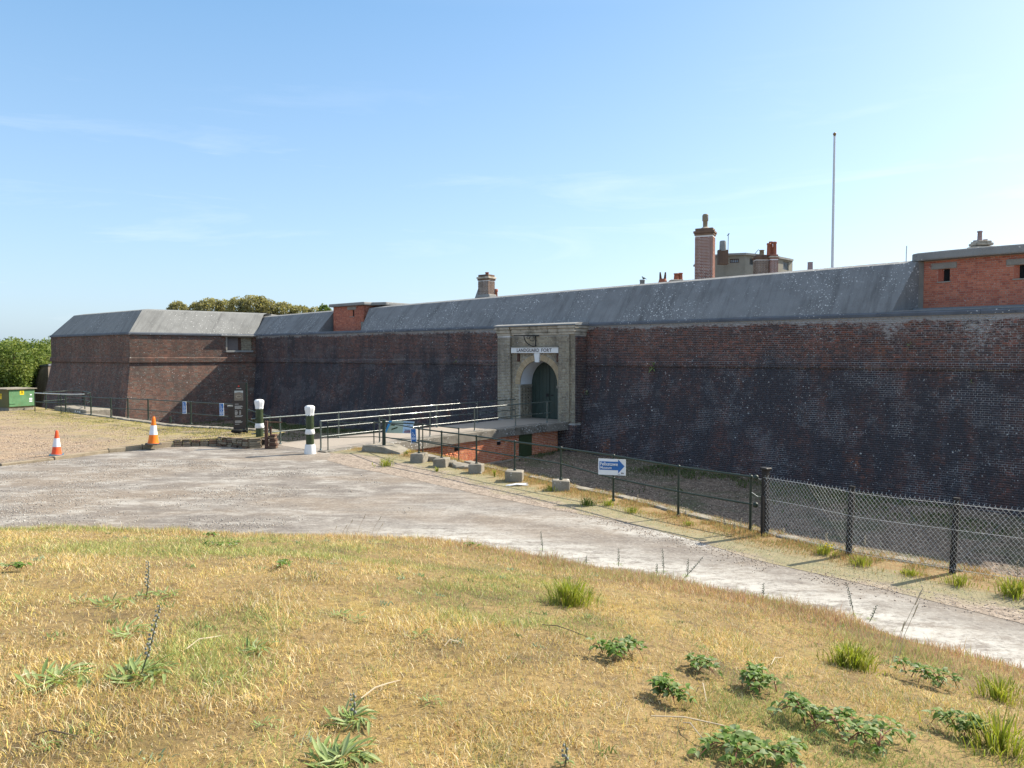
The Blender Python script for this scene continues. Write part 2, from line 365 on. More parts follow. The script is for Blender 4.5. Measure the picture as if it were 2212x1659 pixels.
m_boxs = paint('faded cabinet side', (.13, .13, .05), .6, var=.35, dirt=(.16, .07, .03), dirtamt=.6)
m_yel = paint('warning yellow', (.85, .62, .02), .45, var=.05, dirtamt=.08)
m_blue = paint('sign blue', (.03, .15, .45), .4, var=.15, dirtamt=0.1)
m_signw = paint('sign white', (.75, .78, .82), .35, var=.03, dirtamt=.03)
m_ink = paint('sign ink', (.05, .03, .035), .5)
m_totem = paint('panel brown grey', (.055, .045, .04), .4, var=.1, dirtamt=.1)
m_text = paint('pale lettering', (.6, .58, .55), .5, var=.02, dirtamt=0)
m_redp = paint('red emblem', (.7, .06, .04), .5)
m_picsky = paint('panel photo sky', (.5, .52, .5), .4)
m_picland = paint('panel photo land', (.22, .18, .14), .4)
m_board = paint('weathered board', (.2, .17, .16), .7, var=.2)
m_mapb = paint('map blue', (.06, .3, .6), .35, var=.1, dirtamt=0)
m_mapg = paint('map green', (.4, .48, .38), .35, var=.15, dirtamt=.3, dirt=(.12, .2, .14), sc_=22.)
m_mapl = paint('map pale blue', (.4, .55, .7), .35, var=.1, dirtamt=0)
m_bark = paint('bark', (.12, .09, .065), .9, var=.4)
m_glass = paint('window glass', (.35, .42, .48), .15, var=.1, dirtamt=0)
def leaf_mat(name, cols, trans=.35, rough=.55, obrand=False):
    m = M(name)
    r = m.n('ShaderNodeObjectInfo').outputs['Random'] if obrand else m.math('FRACT', m.attr('rnd').outputs['Fac'])
    c = m.ramp(r, [((i+.5)/len(cols), x) for i, x in enumerate(cols)]); m.out(c, rough)
    t = m.n('ShaderNodeBsdfTranslucent'); m.L(m.mix(1., c, (1., 1., .55), 'MULTIPLY'), t.inputs[0])
    mx = m.n('ShaderNodeMixShader', i_0=trans); m.L(m.b.outputs[0], mx.inputs[1]); m.L(t.outputs[0], mx.inputs[2])
    m.L(mx.outputs[0], m.nt.nodes['Material Output'].inputs[0]); return m.m
def col_mat(name, trans=.3, rough=.7):
    m = M(name); c = m.attr('Col').outputs['Color']; m.out(c, rough)
    t = m.n('ShaderNodeBsdfTranslucent'); m.L(c, t.inputs[0])
    mx = m.n('ShaderNodeMixShader', i_0=trans); m.L(m.b.outputs[0], mx.inputs[1]); m.L(t.outputs[0], mx.inputs[2])
    m.L(mx.outputs[0], m.nt.nodes['Material Output'].inputs[0]); return m.m
m_blade = col_mat('grass blades')
m_hedge = leaf_mat('hedge leaves', [(.06, .1, .02), (.11, .17, .035), (.17, .23, .05), (.25, .29, .08)])
m_olive = leaf_mat('olive crown leaves', [(.3, .28, .14), (.36, .33, .18), (.22, .22, .1), (.44, .4, .25)], trans=.55)
m_tuft = leaf_mat('bright grass', [(.26, .32, .04), (.36, .4, .05), (.18, .23, .03), (.45, .4, .14)])
m_bram = leaf_mat('bramble leaf', [(.12, .21, .04), (.17, .27, .06), (.23, .3, .12), (.32, .38, .22), (.13, .23, .03)], obrand=True, rough=.6, trans=.4)
m_rose = leaf_mat('rosette leaf', [(.24, .33, .1), (.32, .4, .16), (.19, .27, .09), (.38, .44, .22)], obrand=True)
m_stem = paint('red brown stem', (.2, .07, .05), .6)
m_stemg = paint('grey green stem', (.12, .14, .08), .7)
m_flower = paint('dull purple flower', (.26, .27, .25), .7)
m_yflower = paint('yellow flower', (.8, .6, .03), .6)
m_straw = paint('dead straw', (.5, .42, .3), .7, var=.2)

# ------------------------------------------------------------------ terrain
def dist_poly(x, y, pl):
    d = np.full(x.shape, 1e9); t = np.zeros(x.shape); acc = 0.
    for (ax, ay), (bx, by) in zip(pl[:-1], pl[1:]):
        dx, dy = bx-ax, by-ay; l2 = dx*dx+dy*dy
        k = np.clip(((x-ax)*dx+(y-ay)*dy)/l2, 0, 1); q = np.hypot(x-ax-k*dx, y-ay-k*dy)
        t = np.where(q < d, acc+k*math.sqrt(l2), t); d = np.minimum(d, q); acc += math.sqrt(l2)
    return d, t
EDGE = [(-40, 11.5), (-18, 12.2)]+[tuple(G(x, y)[:2]) for x, y in ((0, 1152), (200, 1143), (465, 1157), (750, 1164), (950, 1168), (1050, 1184), (1106, 1196), (1306, 1230), (1456, 1256), (1636, 1291), (1806, 1332), (1971, 1387), (2212, 1447))]+[(6.6, 4.6), (9.5, 0), (13, -8)]
def z_bank(x, y):
    d, t = dist_poly(x, y, EDGE)
    return .004+1.46*(1-(1-np.clip(d/9.6, 0, 1))**1.6)+.07*(fbm(x*.9+20, y*.9+20)-.5)*np.clip(d, 0, 1)+.012*(vn(x*6+50, y*6+50))*np.clip(d*2, 0, 1)
KERB = [(-40, 14.2), (-24, 17.2)]+[tuple(G(x, y)[:2]) for x, y in ((0, 1007), (115, 994), (233, 978), (376, 964.5), (470, 963))]+[(-8.75, 24.15), (-8.35, 24.35)]
def z_left(x, y): return np.clip(.05+(x+14.3)/5.9*.3, .03, .36)+.02*(fbm(x*.7+9, y*.7+9)-.5)
def sheet(name, poly, sp, zf, mat, attrs=None, kind='structure', grow=None, **kw):
    poly = [Vector((p[0], p[1])) for p in poly]
    # densify the outline
    out = []
    for a, b in zip(poly, poly[1:]+poly[:1]):
        n = max(1, int((b-a).length/sp)) if (b-a).length < 60 else 8
        out += [a.lerp(b, i/n) for i in range(n)]
    xs = [p.x for p in poly]; ys = [p.y for p in poly]
    gx = np.arange(min(xs), max(xs), sp); gy = np.arange(min(ys), max(ys), sp)
    if grow: gx, gy = grow(gx, gy)
    X, Y = np.meshgrid(gx, gy); X = X.ravel()+RS.uniform(-.15, .15, X.size)*sp; Y = Y.ravel()+RS.uniform(-.15, .15, Y.size)*sp
    ins = np.zeros(X.shape, bool); px = [(p.x, p.y) for p in out]; j = len(px)-1
    for i in range(len(px)):
        xi, yi = px[i]; xj, yj = px[j]
        if yi != yj: ins ^= ((yi > Y) != (yj > Y)) & (X < (xj-xi)*(Y-yi)/(yj-yi)+xi)
        j = i
    dd, _ = dist_poly(X, Y, px+px[:1]); ins &= dd > sp*.35
    pts = out+[Vector((a, b)) for a, b in zip(X[ins], Y[ins])]; n = len(out)
    vs, _, fs, *_ = delaunay_2d_cdt(pts, [(i, (i+1) % n) for i in range(n)], [], 1, 1e-5)
    v = np.array([(p.x, p.y) for p in vs]); z = zf(v[:, 0], v[:, 1])+0*v[:, 0]
    co = np.column_stack([v, z]); fs = np.array([f if len(f) == 3 else f[:3] for f in fs])
    a, b, c = co[fs[:, 0]], co[fs[:, 1]], co[fs[:, 2]]
    fl = np.cross(b-a, c-a)[:, 2] < 0; fs[fl] = fs[fl][:, ::-1]
    me = fast_mesh(name, co, None, fs, mat, attrs(v[:, 0], v[:, 1]) if attrs else None, smooth=True)
    return obj(name, me, None, kind=kind, **kw)
# lip of the ditch: far left, along v = 13.6, round the causeway, then along the road
LIP_L = [tuple(P(u, 13.55)[:2]) for u in (-60, -30, -20, -10, -4, -.55)]
LIP_R = [tuple(P(2.5, 12.6)[:2]), (-3.55, 23.9), (-2.4, 22.55), (-1.2, 21.2), (-.25, 19.7), (.7, 18.4), (1.62, 16.95), (2.6, 15.75), (3.5, 14.2), (4.35, 12.95), (5.3, 11.6)]
LIP_S = [(6.6, 10.5), (8, 9.3), (14, 3.6), (24, -6)]
def z_floor(x, y):
    u = (x-G0.x)*U.x+(y-G0.y)*U.y
    return np.interp(u, [-30, -3, 1, 10, 20, 40], [-1.5, -1.42, -1.3, -1.55, -1.92, -2.2])+.16*(fbm(x*.45+30, y*.45+30, 4)-.5)*np.exp(-((x-5)**2+(y-30)**2)/3e4)

def ground_mat(name, kind):
    m = M(name); f = m.noise(55., detail=3.); g = m.noise(14., detail=5., rough=.7)
    peb = m.n('ShaderNodeTexVoronoi', i_Scale=26.); m.L(m.pos, peb.inputs['Vector']); ps = m.n('ShaderNodeSeparateColor'); m.L(peb.outputs['Color'], ps.inputs[0])
    peb2 = m.n('ShaderNodeTexVoronoi', i_Scale=11.); m.L(m.pos, peb2.inputs['Vector']); ps2 = m.n('ShaderNodeSeparateColor'); m.L(peb2.outputs['Color'], ps2.inputs[0])
    if kind == 'road':
        flow = m.map((.55, 1., 1.), rot=(0, 0, math.radians(24)))
        n = m.noise(1.6, flow, detail=9., rough=.72, dist=.4); n2 = m.noise(.5, flow, detail=5.)
        c = m.ramp(n, [(.3, (.15, .13, .115)), (.48, (.22, .195, .17)), (.6, (.275, .25, .22))])
        c = m.mix(m.rng(n2, .45, .6), c, (.25, .205, .16), 'MIX')
        c = m.mix(.6, c, m.ramp(n, [(.35, (.65, .65, .65)), (.65, (1, 1, 1))]), 'MULTIPLY')
        de = m.attr('de').outputs['Fac']; tt = m.attr('tt').outputs['Fac']
        # chalky tracks beside the bank and down the middle
        jit = m.math('ADD', m.math('MULTIPLY', m.noise(1.1, m.map((1, 1, 1)), detail=6., rough=.7), 1.6), -.8)
        d2 = m.math('ADD', de, jit)
        b1 = m.math('MULTIPLY', m.rng(d2, 1.5, .5), m.rng(tt, 36., 39.))
        b2 = m.math('MULTIPLY', m.math('MULTIPLY', m.rng(d2, 1.9, 2.3), m.rng(d2, 3.1, 2.6)), m.rng(tt, 36., 43., .05, 1.))
        b3 = m.math('MULTIPLY', m.rng(n, .5, .62), m.rng(tt, 44., 33., 0, .6))
        msk = m.math('MAXIMUM', m.math('MAXIMUM', b1, b2), b3)
        msk = m.math('MULTIPLY', msk, m.rng(m.noise(5.5, flow, detail=9., rough=.8), .4, .54, .05, .95))
        c = m.mix(m.math('MULTIPLY', m.rng(tt, 36., 44., 0, .45), 1.), c, (.2, .175, .15)); c = m.mix(msk, c, (.47, .455, .415))
        c = m.mix(m.math('MULTIPLY', m.rng(ps.outputs[0], .72, .9), .2), c, (.5, .47, .42)); c = m.mix(m.math('MULTIPLY', m.rng(ps.outputs[1], .88, .92), .3), c, (.09, .08, .08))
        rut = m.noise(1.4, m.map((.25, 2.2, 1.), rot=(0, 0, math.radians(24))), detail=7., rough=.7, dist=.3); c = m.mix(m.rng(rut, .5, .7, 0, .45), c, (.15, .135, .12)); c = m.mix(m.rng(rut, .45, .3, 0, .5), c, (.4, .375, .34)); c = m.mix(m.rng(f, .4, .7, 0, .18), c, (.1, .09, .085))
    elif kind == 'gravel':
        n = m.noise(.9, m.map((.5, 1, 1)), detail=6.)
        c = m.ramp(n, [(.35, (.17, .145, .115)), (.47, (.3, .22, .15)), (.6, (.35, .255, .165)), (.7, (.24, .19, .12))])
        vg = m.attr('vg').outputs['Fac']
        c = m.mix(m.math('MULTIPLY', vg, m.rng(m.noise(1.4, m.map((.6, 1, 1)), detail=6.), .36, .52, .1, .95)), c, m.mix(m.rng(g, .4, .6), (.36, .27, .09), (.2, .2, .06)))
        c = m.mix(m.math('MULTIPLY', m.rng(ps.outputs[0], .7, .9), .45), c, (.6, .48, .36)); c = m.mix(m.math('MULTIPLY', m.rng(ps.outputs[1], .82, .9), .45), c, (.11, .085, .07))
        c = m.mix(m.rng(m.noise(1.2, m.map((.35, 1.6, 1), rot=(0, 0, -.5)), detail=7., rough=.75), .5, .66, 0, .55), c, (.2, .17, .15)); c = m.mix(m.rng(f, .4, .7, 0, .25), c, (.12, .09, .06))
    elif kind == 'verge':
        dl = m.math('ADD', m.attr('dl').outputs['Fac'], m.math('MULTIPLY', m.math('SUBTRACT', m.noise(1.1, detail=8., rough=.75), .5), 2.4))
        straw = m.mix(m.rng(g, .4, .6), (.27, .16, .07), (.3, .23, .11))
        moss = m.mix(m.rng(m.noise(5., detail=8., rough=.8), .36, .64), (.2, .2, .11), (.34, .28, .17))
        sh = m.mix(.5, m.ramp(ps2.outputs[0], [(.1, (.2, .16, .125)), (.5, (.3, .24, .19)), (.9, (.42, .35, .28))]), m.ramp(ps.outputs[1], [(.2, (.16, .13, .105)), (.8, (.4, .33, .27))]))
        c = m.mix(m.rng(dl, .6, 1.1), straw, moss)
        c = m.mix(m.rng(dl, 1.45, 1.9), c, sh)
        c = m.mix(m.rng(f, .4, .7, 0, .3), c, (.1, .08, .05))
    elif kind == 'shingle':
        c = m.ramp(ps2.outputs[0], [(.1, (.08, .06, .045)), (.5, (.19, .145, .105)), (.9, (.36, .28, .21))])
        c = m.mix(.5, c, m.ramp(ps.outputs[1], [(.2, (.06, .045, .04)), (.8, (.3, .23, .17))]))
        c = m.mix(m.math('MULTIPLY', m.rng(m.noise(.5, detail=7., rough=.7), .47, .6), .8), c, (.085, .1, .05))
        c = m.mix(m.rng(f, .4, .7, 0, .3), c, (.1, .08, .06))
    elif kind == 'bank':
        n = m.noise(1.1, detail=6., rough=.65); yl = m.noise(.8, m.map(1., rot=(0, 0, 1)), detail=5.)
        c = m.ramp(n, [(.32, (.1, .075, .035)), (.44, (.22, .155, .065)), (.56, (.3, .21, .09)), (.68, (.17, .16, .06))])
        c = m.mix(m.rng(yl, .52, .66, 0, .5), c, (.34, .24, .06))
        c = m.mix(m.rng(g, .5, .62, 0, .8), c, (.11, .075, .04)); c = m.mix(m.rng(f, .4, .65, 0, .4), c, (.1, .07, .035))
    m.bump(m.math('ADD', m.math('MULTIPLY', f, .5), g), .45 if kind == 'road' else .7, .014 if kind == 'road' else .02 if kind != 'shingle' else .05)
    return m.out(c, .95)

# the whole land at the level of the ditch floor
gx = np.concatenate([[-3000, -800, -300, -150, -90], np.arange(-60, 50, 1.), [70, 120, 300, 900, 3000]]); gy = np.concatenate([[-900, -100, -30], np.arange(-12, 70, 1.), [90, 150, 400, 1200, 4500]])
X, Y = np.meshgrid(gx, gy); Z = z_floor(X, Y); nx = len(gx); ny = len(gy)
i = (np.arange(ny-1)[:, None]*nx+np.arange(nx-1)[None]).ravel()
obj('ground', fast_mesh('ground', np.column_stack([X.ravel(), Y.ravel(), Z.ravel()]), np.column_stack([i, i+1, i+nx+1, i+nx]), None, ground_mat('ditch shingle', 'shingle'), smooth=True), None, kind='structure')
# road: everything on the near side of the ditch lip at road level
road_poly = LIP_L+[tuple(P(-.55, 12.6)[:2])]+LIP_R+LIP_S+[(24, -14), (-60, -14)]
m_road = ground_mat('chalky road', 'road')
def road_attr(x, y):
    d, t = dist_poly(x, y, EDGE); d2, _ = dist_poly(x, y, LIP_R+LIP_S); return {'de': d, 'tt': t}
sheet('road', road_poly, .6, lambda x, y: 0*x, m_road, road_attr)
# gravel yard left of the kerb
yard = KERB+[tuple(P(-.6, 13.6)[:2])]+LIP_L[::-1][1:]+[(-60, 14)]
def yard_attr(x, y):
    d, t = dist_poly(x, y, LIP_L); return {'vg': np.clip(1.25-d/4.5, 0, 1)+.25*np.clip(1-d/9, 0, 1)}
sheet('gravel_yard', yard, .5, lambda x, y: z_left(x, y), ground_mat('gravel and thin grass', 'gravel'), yard_attr)
# verge between road and ditch
VN = [tuple(G(x, y, .012)[:2]) for x, y in ((716, 981), (705, 993), (756, 1008), (863, 1028), (1024, 1065), (1159, 1092), (1350, 1127), (1508, 1168), (1620, 1205), (1888, 1266), (2212, 1346))]+[(9.2, 6), (17, -2)]
verge_poly = VN+[(24, -6)]+LIP_S[::-1][1:]+LIP_R[::-1]+[tuple(P(2.75, 14.2)[:2])]
sheet('verge', verge_poly, .25, lambda x, y: .004+0*x, ground_mat('verge', 'verge'), lambda x, y: {'dl': dist_poly(x, y, LIP_R+LIP_S)[0]})
# dry grass bank the photograph is taken from
bank_poly = EDGE+[(13, -12), (-40, -12)]
sheet('grass_bank', bank_poly, .35, z_bank, ground_mat('dry turf', 'bank'))
# ditch side: masonry wall under the lip on the left and centre, shingle slope at the right
def skirt(name, pl, ztop, mat, w_, attr_s=True, kind='structure'):
    vs = []; fs = []; n = len(pl); K = 5
    for i, p in enumerate(pl):
        a = Vector(pl[max(i-1, 0)]); b = Vector(pl[min(i+1, n-1)]); d = (b-a).normalized(); nr = Vector((-d.y, d.x))
        wi = w_[i] if isinstance(w_, list) else w_
        for k in range(K+1):
            t = k/K; q = Vector(p)+nr*wi*t; zt = ztop(p) if callable(ztop) else ztop
            vs.append((q.x, q.y, zt*(1-t)+(-2.3)*t))
    for i in range(n-1):
        for k in range(K): fs.append((i*(K+1)+k, i*(K+1)+k+1, (i+1)*(K+1)+k+1, (i+1)*(K+1)+k))
    mb = MB(); mb.add(vs, fs); return obj(name, mb, mat, kind=kind)
skirt('ditch_wall', LIP_L+[tuple(P(-.55, 12.6)[:2])], -.005, m_bast, .12)
skirt('ditch_wall', [tuple(P(2.5, 12.6)[:2])]+LIP_R[1:], -.005, m_bast, [.1]*8+[.6, 2.2, 5.0])
skirt('shingle_slope', [LIP_R[-1]]+LIP_S, -.002, ground_mat('slope shingle', 'verge'), [5.0, 6.5, 7, 7, 7])

# ------------------------------------------------------------------ brickwork
def brick_shell(L, H, rn, course=.075, unit=.225, joint=.012, proud=.012, seed=1, skip=(), bond='english', left=None, right=None, hts=None, w0=0., header_first=False, wild=False):
    """bricks on a local plane: s along, w up, n outward. Returns arrays (s0,s1,w0,w1,proud)."""
    r = np.random.RandomState(seed); out = []
    rows = int((H-w0)/course+.001)
    for k in range(rows):
        a = w0+k*course; b = a+course-joint; wm = (a+b)/2
        l = left(wm) if left else 0.; rr = right(wm) if right else L
        hd = ((k+header_first) % 2 == 0) if bond == 'english' else False
        p = unit/2 if hd else unit
        off = (unit/4 if hd else 0) if bond == 'english' else (k % 2)*unit/2
        if wild: off = r.rand()*unit
        x = math.floor((l-off)/p)*p+off
        while x < rr:
            s0 = max(x, l); s1 = min(x+p-joint, rr)
            segs = [(s0+r.uniform(-.005, .005) if s0 > l else s0, s1+r.uniform(-.004, .004) if s1 < rr else s1)]
            for q in skip:
                if b > q[2]+.03 and a < q[3]-.03:
                    segs = [t for g in segs for t in (((g[0], min(g[1], q[0])), (max(g[0], q[1]), g[1])) if g[1] > q[0] and g[0] < q[1] else (g,))]
            for g in segs:
                if g[1]-g[0] > .02: out.append((g[0], g[1], a, b, proud*(.5+.8*r.rand())))
            x += p
    return np.array(out)
def shell_mesh(name, br, org, sdir, wdir, ndir, mat, rnd=None, depth=.02, sheet_fn=None):
    n = len(br); r = np.random.RandomState(3); s0, s1, w0, w1, pr = br.T
    org, sd_, wd, nd = (np.array(x, float) for x in (org, sdir, wdir, ndir))
    tl = r.uniform(-.15, .15, (n, 4))*np.mean(pr); V8 = np.zeros((n, 8, 3))
    cs = [(s0, w0), (s1, w0), (s1, w1), (s0, w1)]
    for i, (s_, w_) in enumerate(cs):
        base = org+s_[:, None]*sd_+w_[:, None]*wd
        V8[:, i] = base+(pr+tl[:, i])[:, None]*nd; V8[:, i+4] = base-depth*nd
    q = np.array([(0, 1, 2, 3), (1, 0, 4, 5), (2, 1, 5, 6), (3, 2, 6, 7), (0, 3, 7, 4)])
    Q = (np.arange(n)[:, None, None]*8+q[None]).reshape(-1, 4)
    rv = np.repeat(r.rand(n) if rnd is None else rnd, 8)
    return fast_mesh(name, V8.reshape(-1, 3), Q, None, mat, {'rnd': rv})
_UNIT = {}
def unit_brick(mat):
    k = mat.name
    if k not in _UNIT:
        mb = MB(); mb.bbox((0, 0, 0), (1, .04, 1), b=.012); _UNIT[k] = mesh_from('brick', mb.v, mb.f, [mat])
    return _UNIT[k]
def brickwork(parent, br, org, sdir, wdir, ndir, mat, singles=300, key=None, ploc=Vector((0, 0, 0))):
    """the first `singles` bricks by key are objects of their own, the rest one mesh"""
    org, sdir, wdir, ndir = Vector(org), Vector(sdir), Vector(wdir), Vector(ndir)
    if len(br) == 0: return
    if key is not None: br = br[np.argsort(key(br), kind='stable')]
    a, b = br[:singles], br[singles:]
    me = unit_brick(mat) if len(a) else None
    R = Matrix((sdir, -ndir, wdir)).transposed().to_4x4()
    for s0, s1, w0, w1, pr in a:
        o = bpy.data.objects.new('brick', me); COL.objects.link(o)
        o.parent = parent
        c = org+sdir*(s0+s1)/2+wdir*(w0+w1)/2+ndir*(pr-.02)-ploc
        o.matrix_local = Matrix.Translation(c) @ R @ Matrix.Diagonal((s1-s0, 1, w1-w0, 1))
    if len(b):
        o = obj('brick_courses', shell_mesh('brick_courses', b, org-ploc, sdir, wdir, ndir, mat), None, parent, kind='stuff')
def backing(parent, name, L0, R0, L1, R1, mat, nrm, t=.25, holes=None, kind=None):
    """slab behind the bricks, as a solid"""
    mb = MB(); n = Vector(nrm); pts = [Vector(p) for p in (L0, R0, R1, L1)]
    if not holes: mb.extrude([p-n*t for p in pts], n*t)
    else:
        S0 = (pts[1]-pts[0]).length; H = (pts[3]-pts[0]).length; sx = (pts[1]-pts[0]).normalized(); wx = (pts[3]-pts[0]).normalized()
        xs = sorted({0, S0, *[h[0] for h in holes], *[h[1] for h in holes]}); ws = sorted({0, H, *[h[2] for h in holes], *[h[3] for h in holes]})
        for xa, xb in zip(xs, xs[1:]):
            for wa, wb in zip(ws, ws[1:]):
                cx, cw = (xa+xb)/2, (wa+wb)/2
                if any(h[0] < cx < h[1] and h[2] < cw < h[3] for h in holes): continue
                q = [pts[0]+sx*a+wx*b for a, b in ((xa, wa), (xb, wa), (xb, wb), (xa, wb))]; mb.extrude([p-n*t for p in q], n*t)
    return obj(name, mb, mat, parent)

# plan of the fort: C3 - C2 (shoulder) - C1 (salient) - C0 (re-entrant) - curtain to the right
C0 = P(-25.9, 0); C1 = Vector((-24.85, 47.6, 0)); C2 = Vector((-35.0, 55.6, 0)); C3 = Vector((-31, 76, 0)); CR = P(27, 0)
plan = [C3, C2, C1, C0, CR]
nrm = []
for a, b in zip(plan, plan[1:]):
    d = (b-a).normalized(); nrm.append(Vector((d.y, -d.x, 0)))
def off(i, d):
    """corner i of the plan moved outward by d (mitred)"""
    if i == 0: return plan[0]+nrm[0]*d
    if i == len(plan)-1: return plan[-1]+nrm[-1]*d
    a, b = nrm[i-1], nrm[i]; m_ = (a+b)/(1+a.dot(b)); return plan[i]+m_*d
ZB, ZS, ZL = -1.9, 2.62, 4.44          # foot, string course, ledge
BAT = .78                               # batter
def face(parent, i, mat, matm, singles_up, singles_lo, holes_up=(), skip_up=(), skip_lo=(), key=None, gap=None, proud=.012, wild=False):
    A, B = plan[i], plan[i+1]; n = nrm[i]; d = (B-A).normalized(); L = (B-A).length
    la0, lb0 = off(i, 0), off(i+1, 0)
    # upper part (plumb)
    z0 = ZS
    backing(parent, 'mortar', la0+Zv*z0, lb0+Zv*z0, la0+Zv*ZL, lb0+Zv*ZL, matm, n, holes=[(h[0], h[1], h[2]-z0, h[3]-z0) for h in holes_up] or None)
    br = np.zeros((0, 5)) if singles_up is None else brick_shell(L, ZL-z0-.004, 0, skip=[(h[0], h[1], h[2]-z0, h[3]-z0) for h in list(holes_up)+list(skip_up)], seed=i+1, proud=proud, wild=wild)
    brickwork(parent, br, A+Zv*z0, d, Zv, n, mat, singles_up or 0, key)
    # battered part
    TB = -.03; a0, b0, a1, b1 = off(i, BAT), off(i+1, BAT), off(i, TB), off(i+1, TB)
    H = math.hypot(ZS-ZB, BAT-TB); wd = ((Zv*(ZS-ZB))-n*(BAT-TB)).normalized(); nb = d.cross(wd).normalized()
    if nb.dot(n) < 0: nb = -nb
    org = A+n*BAT+Zv*ZB; l0 = (a0-org).dot(d); l1 = (a1-org).dot(d); r0 = (b0-org).dot(d); r1 = (b1-org).dot(d)
    if gap:
        def mid(s_, z): k = (ZS-z)/(ZS-ZB); return A+d*s_+n*(-.03+(BAT+.03)*k)+Zv*z
        backing(parent, 'mortar', a0+Zv*ZB, mid(gap[0], ZB), a1+Zv*ZS, mid(gap[0], ZS), matm, nb)
        backing(parent, 'mortar', mid(gap[1], ZB), b0+Zv*ZB, mid(gap[1], ZS), b1+Zv*ZS, matm, nb)
    else: backing(parent, 'mortar', a0+Zv*ZB, b0+Zv*ZB, a1+Zv*ZS, b1+Zv*ZS, matm, nb, holes=None)
    br = np.zeros((0, 5)) if singles_up is None else brick_shell(L, H-.0, 0, proud=proud, wild=wild, left=lambda w: l0+(l1-l0)*w/H, right=lambda w: r0+(r1-r0)*w/H, skip=skip_lo, seed=i+11)
    brickwork(parent, br, org, d, wd, nb, mat, singles_lo, key)
    return d, L
curtain = thing('fort_wall', 'long dark sooty brick curtain wall with grey sloped parapet behind the ditch', 'fort wall', P(0, .8, -1.9))
bast = thing('bastion', 'angular brick bastion with one sunlit flank at the left end of the fort', 'bastion', C1)
def local(parent, f):
    """build with world coordinates, then hang everything under the thing"""
    before = set(COL.objects); f(); inv = Matrix.Translation(-parent.location)
    for o in set(COL.objects)-before:
        if o.parent is parent: o.matrix_parent_inverse = inv
LU = (CR-C0).length
GU = 25.9                                # s of the gate centre along the curtain
def build_curtain():
    kx = lambda br: -br[:, 0]
    p = curtain
    # the gate opening is hidden behind the gatehouse; keep the wall whole but leave the gateway clear
    sk = [(GU-1.7, GU+2.9, -2, 9)]
    face(p, 3, m_wall, m_wallm, 300, 0, skip_up=sk, holes_up=[(GU-.45, GU+2.02, ZS, 2.95)], skip_lo=[(GU-1.7, GU+2.9, -1, 9)], gap=(GU-1.6, GU+2.85), key=lambda br: np.where(br[:, 0] < 46.6, -br[:, 0], 0))
    d = U
    # string course: two courses proud, shadow joint below
    for a, b in ((0, GU-1.72), (GU+2.92, LU)):
        mb = MB(); n3 = nrm[3]; pf = [(-.06, ZS-.01), (.06, ZS-.01), (.06, ZS+.2), (.012, ZS+.3), (-.06, ZS+.3)]
        pf = [(-.06, ZS-.01), (.035, ZS-.01), (.035, ZS+.215), (-.06, ZS+.215)]
        mb.extrude([C0+d*a+n3*v+Zv*z for v, z in pf], d*(b-a)); sc_ = obj('string_course', mb, m_wallm, p)
        br = brick_shell(b-a, .226, 0, seed=77); obj('brick_courses', shell_mesh('brick_courses', br, C0+d*a+n3*.035+Zv*(ZS-.005), d, Zv, n3, m_wall), None, sc_, kind='stuff')
    prof_l = [(-.6, ZL), (.07, ZL), (.075, ZL+.1), (.04, ZL+.15), (-.6, ZL+.2)]
    def run(name, prof, a, b, mat, ca=0., cb=0., spl=24):
        """profile (v, z) swept along the curtain from s=a to s=b; ca/cb splay the ends"""
        vs = []; fs = []; n = len(prof); att = []
        zb = prof[1][1]
        for k in range(spl+1):
            for v, z in prof:
                t = k/spl; aa = a+ca*max(0, -v); bb = b+cb*max(0, -v); s_ = aa*(1-t)+bb*t
                q = C0+d*s_+nrm[3]*v+Zv*(z+(.012*(s_-20) if z > 5 else 0)); vs.append(q); att.append(s_+.0)
        for k in range(spl):
            for j in range(n): fs.append((k*n+j, k*n+(j+1) % n, (k+1)*n+(j+1) % n, (k+1)*n+j))
        fs += [list(range(n-1, -1, -1)), list(range(spl*n, spl*n+n))]
        mb = MB(); mb.add(vs, fs); o = obj(name, mb, mat, p)
        a_ = o.data.attributes.new('s', 'FLOAT', 'POINT'); a_.data.foreach_set('value', [float(x) for x in att]); return o
    # ledge stone in lengths
    e = [0, 3.1, 6.4, 9.2, 12.3, 15.4, 18.6, 21.2, 24.1, 28.95, 32.1, 35.3, 38.2, 41.3, 44.4, 47.5, LU]
    for a, b in zip(e, e[1:]):
        if a < GU+1 < b: continue
        run('ledge', prof_l, a+(.0 if a else 0), b-.008, m_ledge, spl=2)
    run('ledge', prof_l, 24.1, 28.94, m_ledge, spl=2)
    pp = [(-5, 4.5), (-.02, 4.5), (-.02, ZL+.17), (-1.34, 6.16), (-1.95, 6.3), (-5, 6.32)]
    # left sloped parapet, starts mitred behind the bastion flank
    run('parapet', pp, -2.2, GU-18.31, m_par, spl=12)
    run('parapet', pp, GU-13.83, GU+15.83, m_par, ca=-.62, cb=.36, spl=40)
local(curtain, build_curtain)
